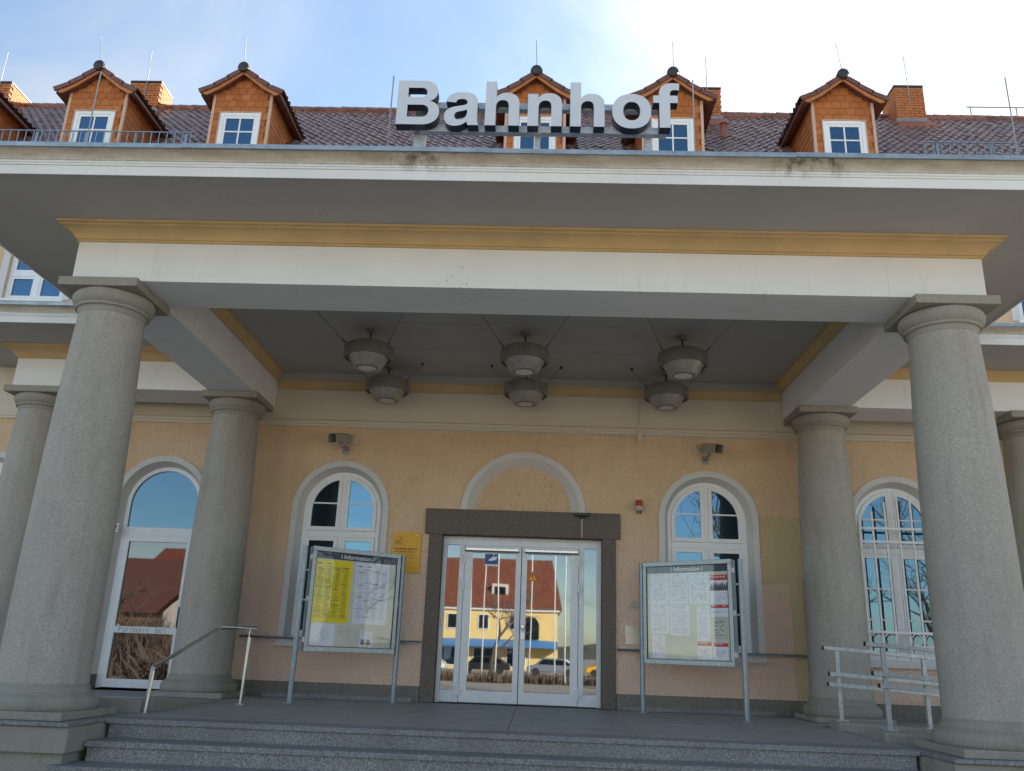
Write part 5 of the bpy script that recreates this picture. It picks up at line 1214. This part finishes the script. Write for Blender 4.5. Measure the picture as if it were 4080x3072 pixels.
# window grille
t = empty('window_grille', (5.43, -0.05, 0.78), 'white painted iron grille with ring frieze on the arched window', 'grille')
gx = [5.43 + (k - 3) * 0.187 for k in range(7)]; gt = [2.78, 2.83, 2.975, 3.07, 3.07, 2.99, 2.80]
for x, z in zip(gx, gt): obj('bar', B(x - 0.013, x + 0.013, -0.0585, -0.0325, 0.79, z), 'grille paint', t)
for z in (2.59, 2.40, 1.15, 0.965): obj('rail', B(4.845, 6.015, -0.0705, -0.059, z - 0.017, z + 0.017), 'grille paint', t)
for k in range(6):
    c = (gx[k] + gx[k + 1]) / 2; pts = [(c + 0.076 * math.cos(q * 0.2618), -0.05, 1.0575 + 0.076 * math.sin(q * 0.2618)) for q in range(25)]; obj('ring', MB().tube(pts, 0.008, 6), 'grille paint', t, smooth=40)
for s_ in (-1, 1):
    for z in (1.0, 2.5): obj('wall_anchor', B(5.43 + s_ * 0.56 - 0.009, 5.43 + s_ * 0.56 + 0.009, -0.0414, 0.13, z - 0.01, z + 0.01), 'trunking', t)
# cable tie hanging from the ramp railing
t = empty('paper_tag', (4.22, -2.12, 0.70), 'crumpled white tag tied to the ramp railing', 'tag')
obj('knot', MB().tube([(4.22, -2.175, 0.86), (4.225, -2.178, 0.80), (4.20, -2.178, 0.77)], 0.004, 6).tube([(4.18, -2.18, 0.775), (4.22, -2.185, 0.79), (4.27, -2.18, 0.775)], 0.012, 6).tube([(4.195, -2.18, 0.80), (4.225, -2.19, 0.775), (4.24, -2.185, 0.755)], 0.012, 6), 'lettering white', t)

# ------------------------------------------------------------------ across the square (seen in the glass)
def house(x0, x1, y0, y1, zt, zr_, mat, lab, wins, gable_x=False, rmat='red roof tile'):
    c = ((x0 + x1) / 2, (y0 + y1) / 2, GZ); t = empty('house', c, lab, 'building')
    obj('wall', B(x0, x1, y0, y1, GZ, zt), mat, t)
    rb = MB(); o_ = 0.5
    if not gable_x:
        ym = (y0 + y1) / 2; rb.add([(x0 - o_, y0 - o_, zt - 0.1), (x1 + o_, y0 - o_, zt - 0.1), (x1 + o_, y1 + o_, zt - 0.1), (x0 - o_, y1 + o_, zt - 0.1), (x0 + 0.6, ym, zr_), (x1 - 0.6, ym, zr_)], [(0, 1, 5, 4), (2, 3, 4, 5), (0, 4, 3), (1, 2, 5), (0, 3, 2, 1)])
    else:
        xm = (x0 + x1) / 2; rb.add([(x0 - o_, y0 - o_, zt - 0.1), (x0 - o_, y1, zt - 0.1), (xm, y1, zr_), (xm, y0 - o_, zr_), (x1 + o_, y1, zt - 0.1), (x1 + o_, y0 - o_, zt - 0.1)], [(0, 1, 2, 3), (3, 2, 4, 5), (0, 3, 5)])
        obj('gable', MB().add([(x0, y1, zt), (x1, y1, zt), (xm, y1, zr_ - 0.3), (x0, y1 - 0.3, zt), (x1, y1 - 0.3, zt), (xm, y1 - 0.3, zr_ - 0.3)], [(0, 1, 2), (5, 4, 3), (0, 3, 4, 1), (1, 4, 5, 2), (2, 5, 3, 0)]), mat, t)
    obj('roof', rb, rmat, t)
    for wx, wz, ww, wh in wins:
        w = obj('window', B(wx - ww / 2, wx + ww / 2, y1 + 0.005, y1 + 0.08, wz, wz + wh), 'upvc', t); obj('pane', B(wx - ww / 2 + 0.08, wx + ww / 2 - 0.08, y1 + 0.081, y1 + 0.09, wz + 0.08, wz + wh - 0.08), 'window glass', w)
    return t
hb = house(-46, 2.5, -98, -83, 5.6, 11.6, 'opposite yellow', 'long yellow house with red tiled roof across the square', [(-43 + k * 3.4, 3.2, 1.2, 1.6) for k in range(13)])
for k in range(13):
    x = -44 + k * 3.5
    sw_ = obj('shop_window', B(x - 1.1, x + 1.1, -82.99, -82.9, GZ + 0.3, 1.35), 'upvc', hb); obj('pane', B(x - 1.0, x + 1.0, -82.899, -82.88, GZ + 0.42, 1.25), 'window glass', sw_)
obj('eaves_band', B(-46.2, 2.7, -82.98, -82.7, 5.25, 5.5), 'upvc', hb)
obj('arched_window', plate([arch(-0.6, 2.3, 3.6, 1.15)], 0.1, -82.99).xform(Matrix.Translation((0, 0.1, 0))), 'window glass', hb)
for k in range(5):
    x = -40 + k * 9; rdm = obj('roof_dormer', B(x - 0.9, x + 0.9, -88, -84.6, 6.6, 8.2), 'opposite white', hb); obj('pane', B(x - 0.6, x + 0.6, -84.59, -84.55, 6.9, 7.9), 'window glass', rdm)
obj('awning', MB().add([(-46, -82.9, 2.2), (2.5, -82.9, 2.2), (2.5, -81.2, 1.4), (-46, -81.2, 1.4), (-46, -82.9, 1.4), (2.5, -82.9, 1.4)], [(0, 1, 2, 3), (3, 2, 5, 4), (0, 3, 4), (1, 5, 2)]), 'awning blue', hb)
house(-22.6, -13, -52, -40, 2.4, 7.2, 'opposite white', 'white gabled house with orange red roof across the square', [(-20.2, 0.4, 1.0, 1.2)], True)
house(-38, -24.2, -56, -46, 2.6, 6.6, 'opposite brown', 'brown house with dark tiled roof behind the leafless trees', [(-36 + k * 2.6, 0.4, 1.0, 1.3) for k in range(5)], rmat='verge tile')
def parked_car(x, y, mat, lab, L=4.3, H=1.45):
    t = empty('parked_car', (x, y, GZ), lab, 'car', 'cars parked across the square'); h = L / 2
    side = [(-h, 0.35), (-h + 0.05, 0.75), (-h + 0.75, 0.9), (-h + 1.45, H), (h - 1.0, H), (h - 0.3, 0.95), (h, 0.85), (h, 0.35)]
    vs = [(x + u, y - 0.85, GZ + v) for u, v in side] + [(x + u, y + 0.85, GZ + v) for u, v in side]; n = len(side)
    obj('body', MB().add(vs, [tuple(range(n)), tuple(range(2 * n - 1, n - 1, -1))] + [(i, (i + 1) % n, (i + 1) % n + n, i + n) for i in range(n)]), mat, t, bevel=0.08)
    obj('side_window', plate([[(x - h + 1.0, GZ + 0.93), (x + h - 0.55, GZ + 0.93), (x + h - 1.05, GZ + H - 0.1), (x - h + 1.45, GZ + H - 0.1)]], 0.02, y + 0.852), 'window glass', t)
    for u in (-h + 0.8, h - 0.8):
        w = MB().lathe([(0.0, -0.1), (0.32, -0.1), (0.32, 0.1), (0.0, 0.1)], 0, 0, 20); w.xform(Matrix.Translation((x + u, y + 0.78, GZ + 0.32)) @ Matrix.Rotation(R(90), 4, 'X')); obj('wheel', w, 'black rubber', t, smooth=40)
for x, y, mt, lab in ((-9.5, -62, 'pole white', 'white car parked before the blue awning'), (-4.2, -64, 'black plastic', 'black car parked before the blue awning'), (1.6, -63, 'post steel', 'grey car parked before the yellow house end'), (6.6, -64, 'sign yellow', 'yellow car parked past the yellow house')): parked_car(x, y, MATS and mt, lab)
for x, y, h in ((-4.3, -46, 9.3), (-3.6, -50, 9.0), (-2.4, -45, 9.8), (-0.2, -45, 8.6), (1.4, -45.5, 8.8), (2.1, -45, 9.2)):
    t = empty('flagpole', (x, y, GZ), 'white flagpole in the row across the square', 'flagpole', 'flagpoles across the square')
    obj('pole', MB().tube([(x, y, GZ), (x, y, GZ + h)], 0.055, 10, r2=0.035), 'pole white', t, smooth=40); obj('cap', MB().lathe([(0.0, -0.03), (0.06, 0.0), (0.05, 0.05), (0.0, 0.08)], x, y, 12, z0=GZ + h), 'pole white', t, smooth=40)
hl = MB(); rnd = random.Random(2); pts = []
for k in range(73):
    a = math.pi + math.pi * k / 72; pts.append((620 * math.cos(a), 620 * math.sin(a), GZ + 11 + 7 * math.sin(k * 0.5) + rnd.uniform(-1.5, 1.5)))
n = len(pts)
hl.add([(p[0], p[1], GZ - 0.2) for p in pts] + pts + [(p[0] * 1.25, p[1] * 1.25, GZ - 0.2) for p in pts], [(i, i + 1, n + i + 1, n + i) for i in range(n - 1)] + [(n + i, n + i + 1, 2 * n + i + 1, 2 * n + i) for i in range(n - 1)])
plain('far wood', (0.07, 0.075, 0.055), 0.95, 0, 0.3, 0.05)
struct(obj('hills', hl, 'far wood'))
def bare_tree(x, y, h, seed, lab, levels=5):
    rnd = random.Random(seed); t = empty('bare_tree', (x, y, GZ), lab, 'tree', 'leafless trees across the square')
    tr, cr = MB(), MB()
    def grow(p, d, L_, r, lv):
        pts = [p]; q = p.copy(); dd = d.copy()
        for k in range(3):
            dd = (dd + Vector((rnd.gauss(0, .13), rnd.gauss(0, .13), rnd.gauss(0.03, .08)))).normalized(); q = q + dd * L_ / 3; pts.append(q.copy())
        (tr if lv == 0 else cr).tube(pts, r, 6 if lv < 2 else 3, r2=r * 0.6)
        if lv >= levels: return
        for k in range(rnd.choice((3, 3, 4)) if lv < 4 else 2):
            i = rnd.choice((1, 2, 3, 3)); ax = Vector((rnd.gauss(0, 1), rnd.gauss(0, 1), rnd.gauss(0.35, 0.5))).normalized()
            grow(pts[i].copy(), (dd * 0.75 + ax * 0.75).normalized(), L_ * rnd.uniform(0.58, 0.78), r * 0.55, lv + 1)
    grow(Vector((x, y, GZ)), Vector((0, 0, 1)), h * 0.34, h * 0.022, 0)
    obj('trunk', tr, 'bark', t, smooth=50); obj('crown', cr, 'twig', t)
bare_tree(-3.3, -58, 9, 3, 'small leafless tree before the yellow house'); bare_tree(10.5, -17.5, 12, 5, 'large leafless tree opposite the barred window', 6)
bare_tree(19, -13.5, 11, 31, 'leafless tree at the street side beyond the ramp', 6); bare_tree(-17.5, -12.5, 11, 33, 'leafless tree at the street side beyond the side door', 6); bare_tree(17, -24, 13, 8, 'broad leafless tree farther along from the large one', 6); bare_tree(-17.5, -24, 6.5, 13, 'leafless tree opposite the glazed side door', 6); bare_tree(-21.5, -31, 6, 17, 'low leafless tree before the white gabled house', 6)
def brush(x0, y0, w, h, n, seed, lab):
    rnd = random.Random(seed); mb = MB()
    for k in range(n):
        x = x0 + rnd.gauss(0, w * 0.32); y = y0 + rnd.gauss(0, 0.8); hh = h * rnd.uniform(0.35, 1.0) * max(0.35, 1 - abs(x - x0) / w); q = 0.012
        lx, ly = rnd.gauss(0, 0.5), rnd.gauss(0, 0.4)
        mb.add([(x - q, y, GZ), (x + q, y, GZ), (x + lx * 0.4 + q, y + ly * 0.4, GZ + hh * 0.6), (x + lx, y + ly, GZ + hh)], [(0, 1, 2), (0, 2, 3)])
        for b in range(5):
            u = rnd.uniform(0.3, 0.95); px, py, pz = x + lx * u, y + ly * u, GZ + hh * u; ll = rnd.uniform(0.2, 0.55)
            mb.add([(px, py, pz), (px + 0.012, py, pz + 0.02), (px + rnd.uniform(-ll, ll), py + rnd.uniform(-ll, ll), pz + ll * rnd.uniform(0.1, 0.9))], [(0, 1, 2)])
    tag(obj('shrub', mb, 'twig', base=(x0, y0, GZ)), lab, 'shrub', 'brown shrubs across the square')
brush(-19.0, -30, 5.5, 3.4, 1100, 21, 'tall brown leafless shrub before the brown house'); brush(-15.0, -26, 4.0, 2.2, 700, 22, 'lower brown leafless shrub before the white gabled house'); brush(13.5, -30, 6, 2.6, 900, 23, 'brown leafless shrub under the broad tree')
hmb = MB(); rnd = random.Random(4)
for k in range(5200):
    x = rnd.uniform(-26, 22); y = -41 + rnd.gauss(0, 0.35); h = rnd.uniform(0.45, 0.85); a = rnd.uniform(0, 3.14); w = rnd.uniform(0.015, 0.05); lx, ly = rnd.gauss(0, 0.12), rnd.gauss(0, 0.12)
    hmb.add([(x - w * math.cos(a), y - w * math.sin(a), GZ), (x + w * math.cos(a), y + w * math.sin(a), GZ), (x + lx, y + ly, GZ + h)], [(0, 1, 2)])
tag(obj('hedge', hmb, 'hedge leaf'), 'low brown winter hedge across the square', 'hedge')
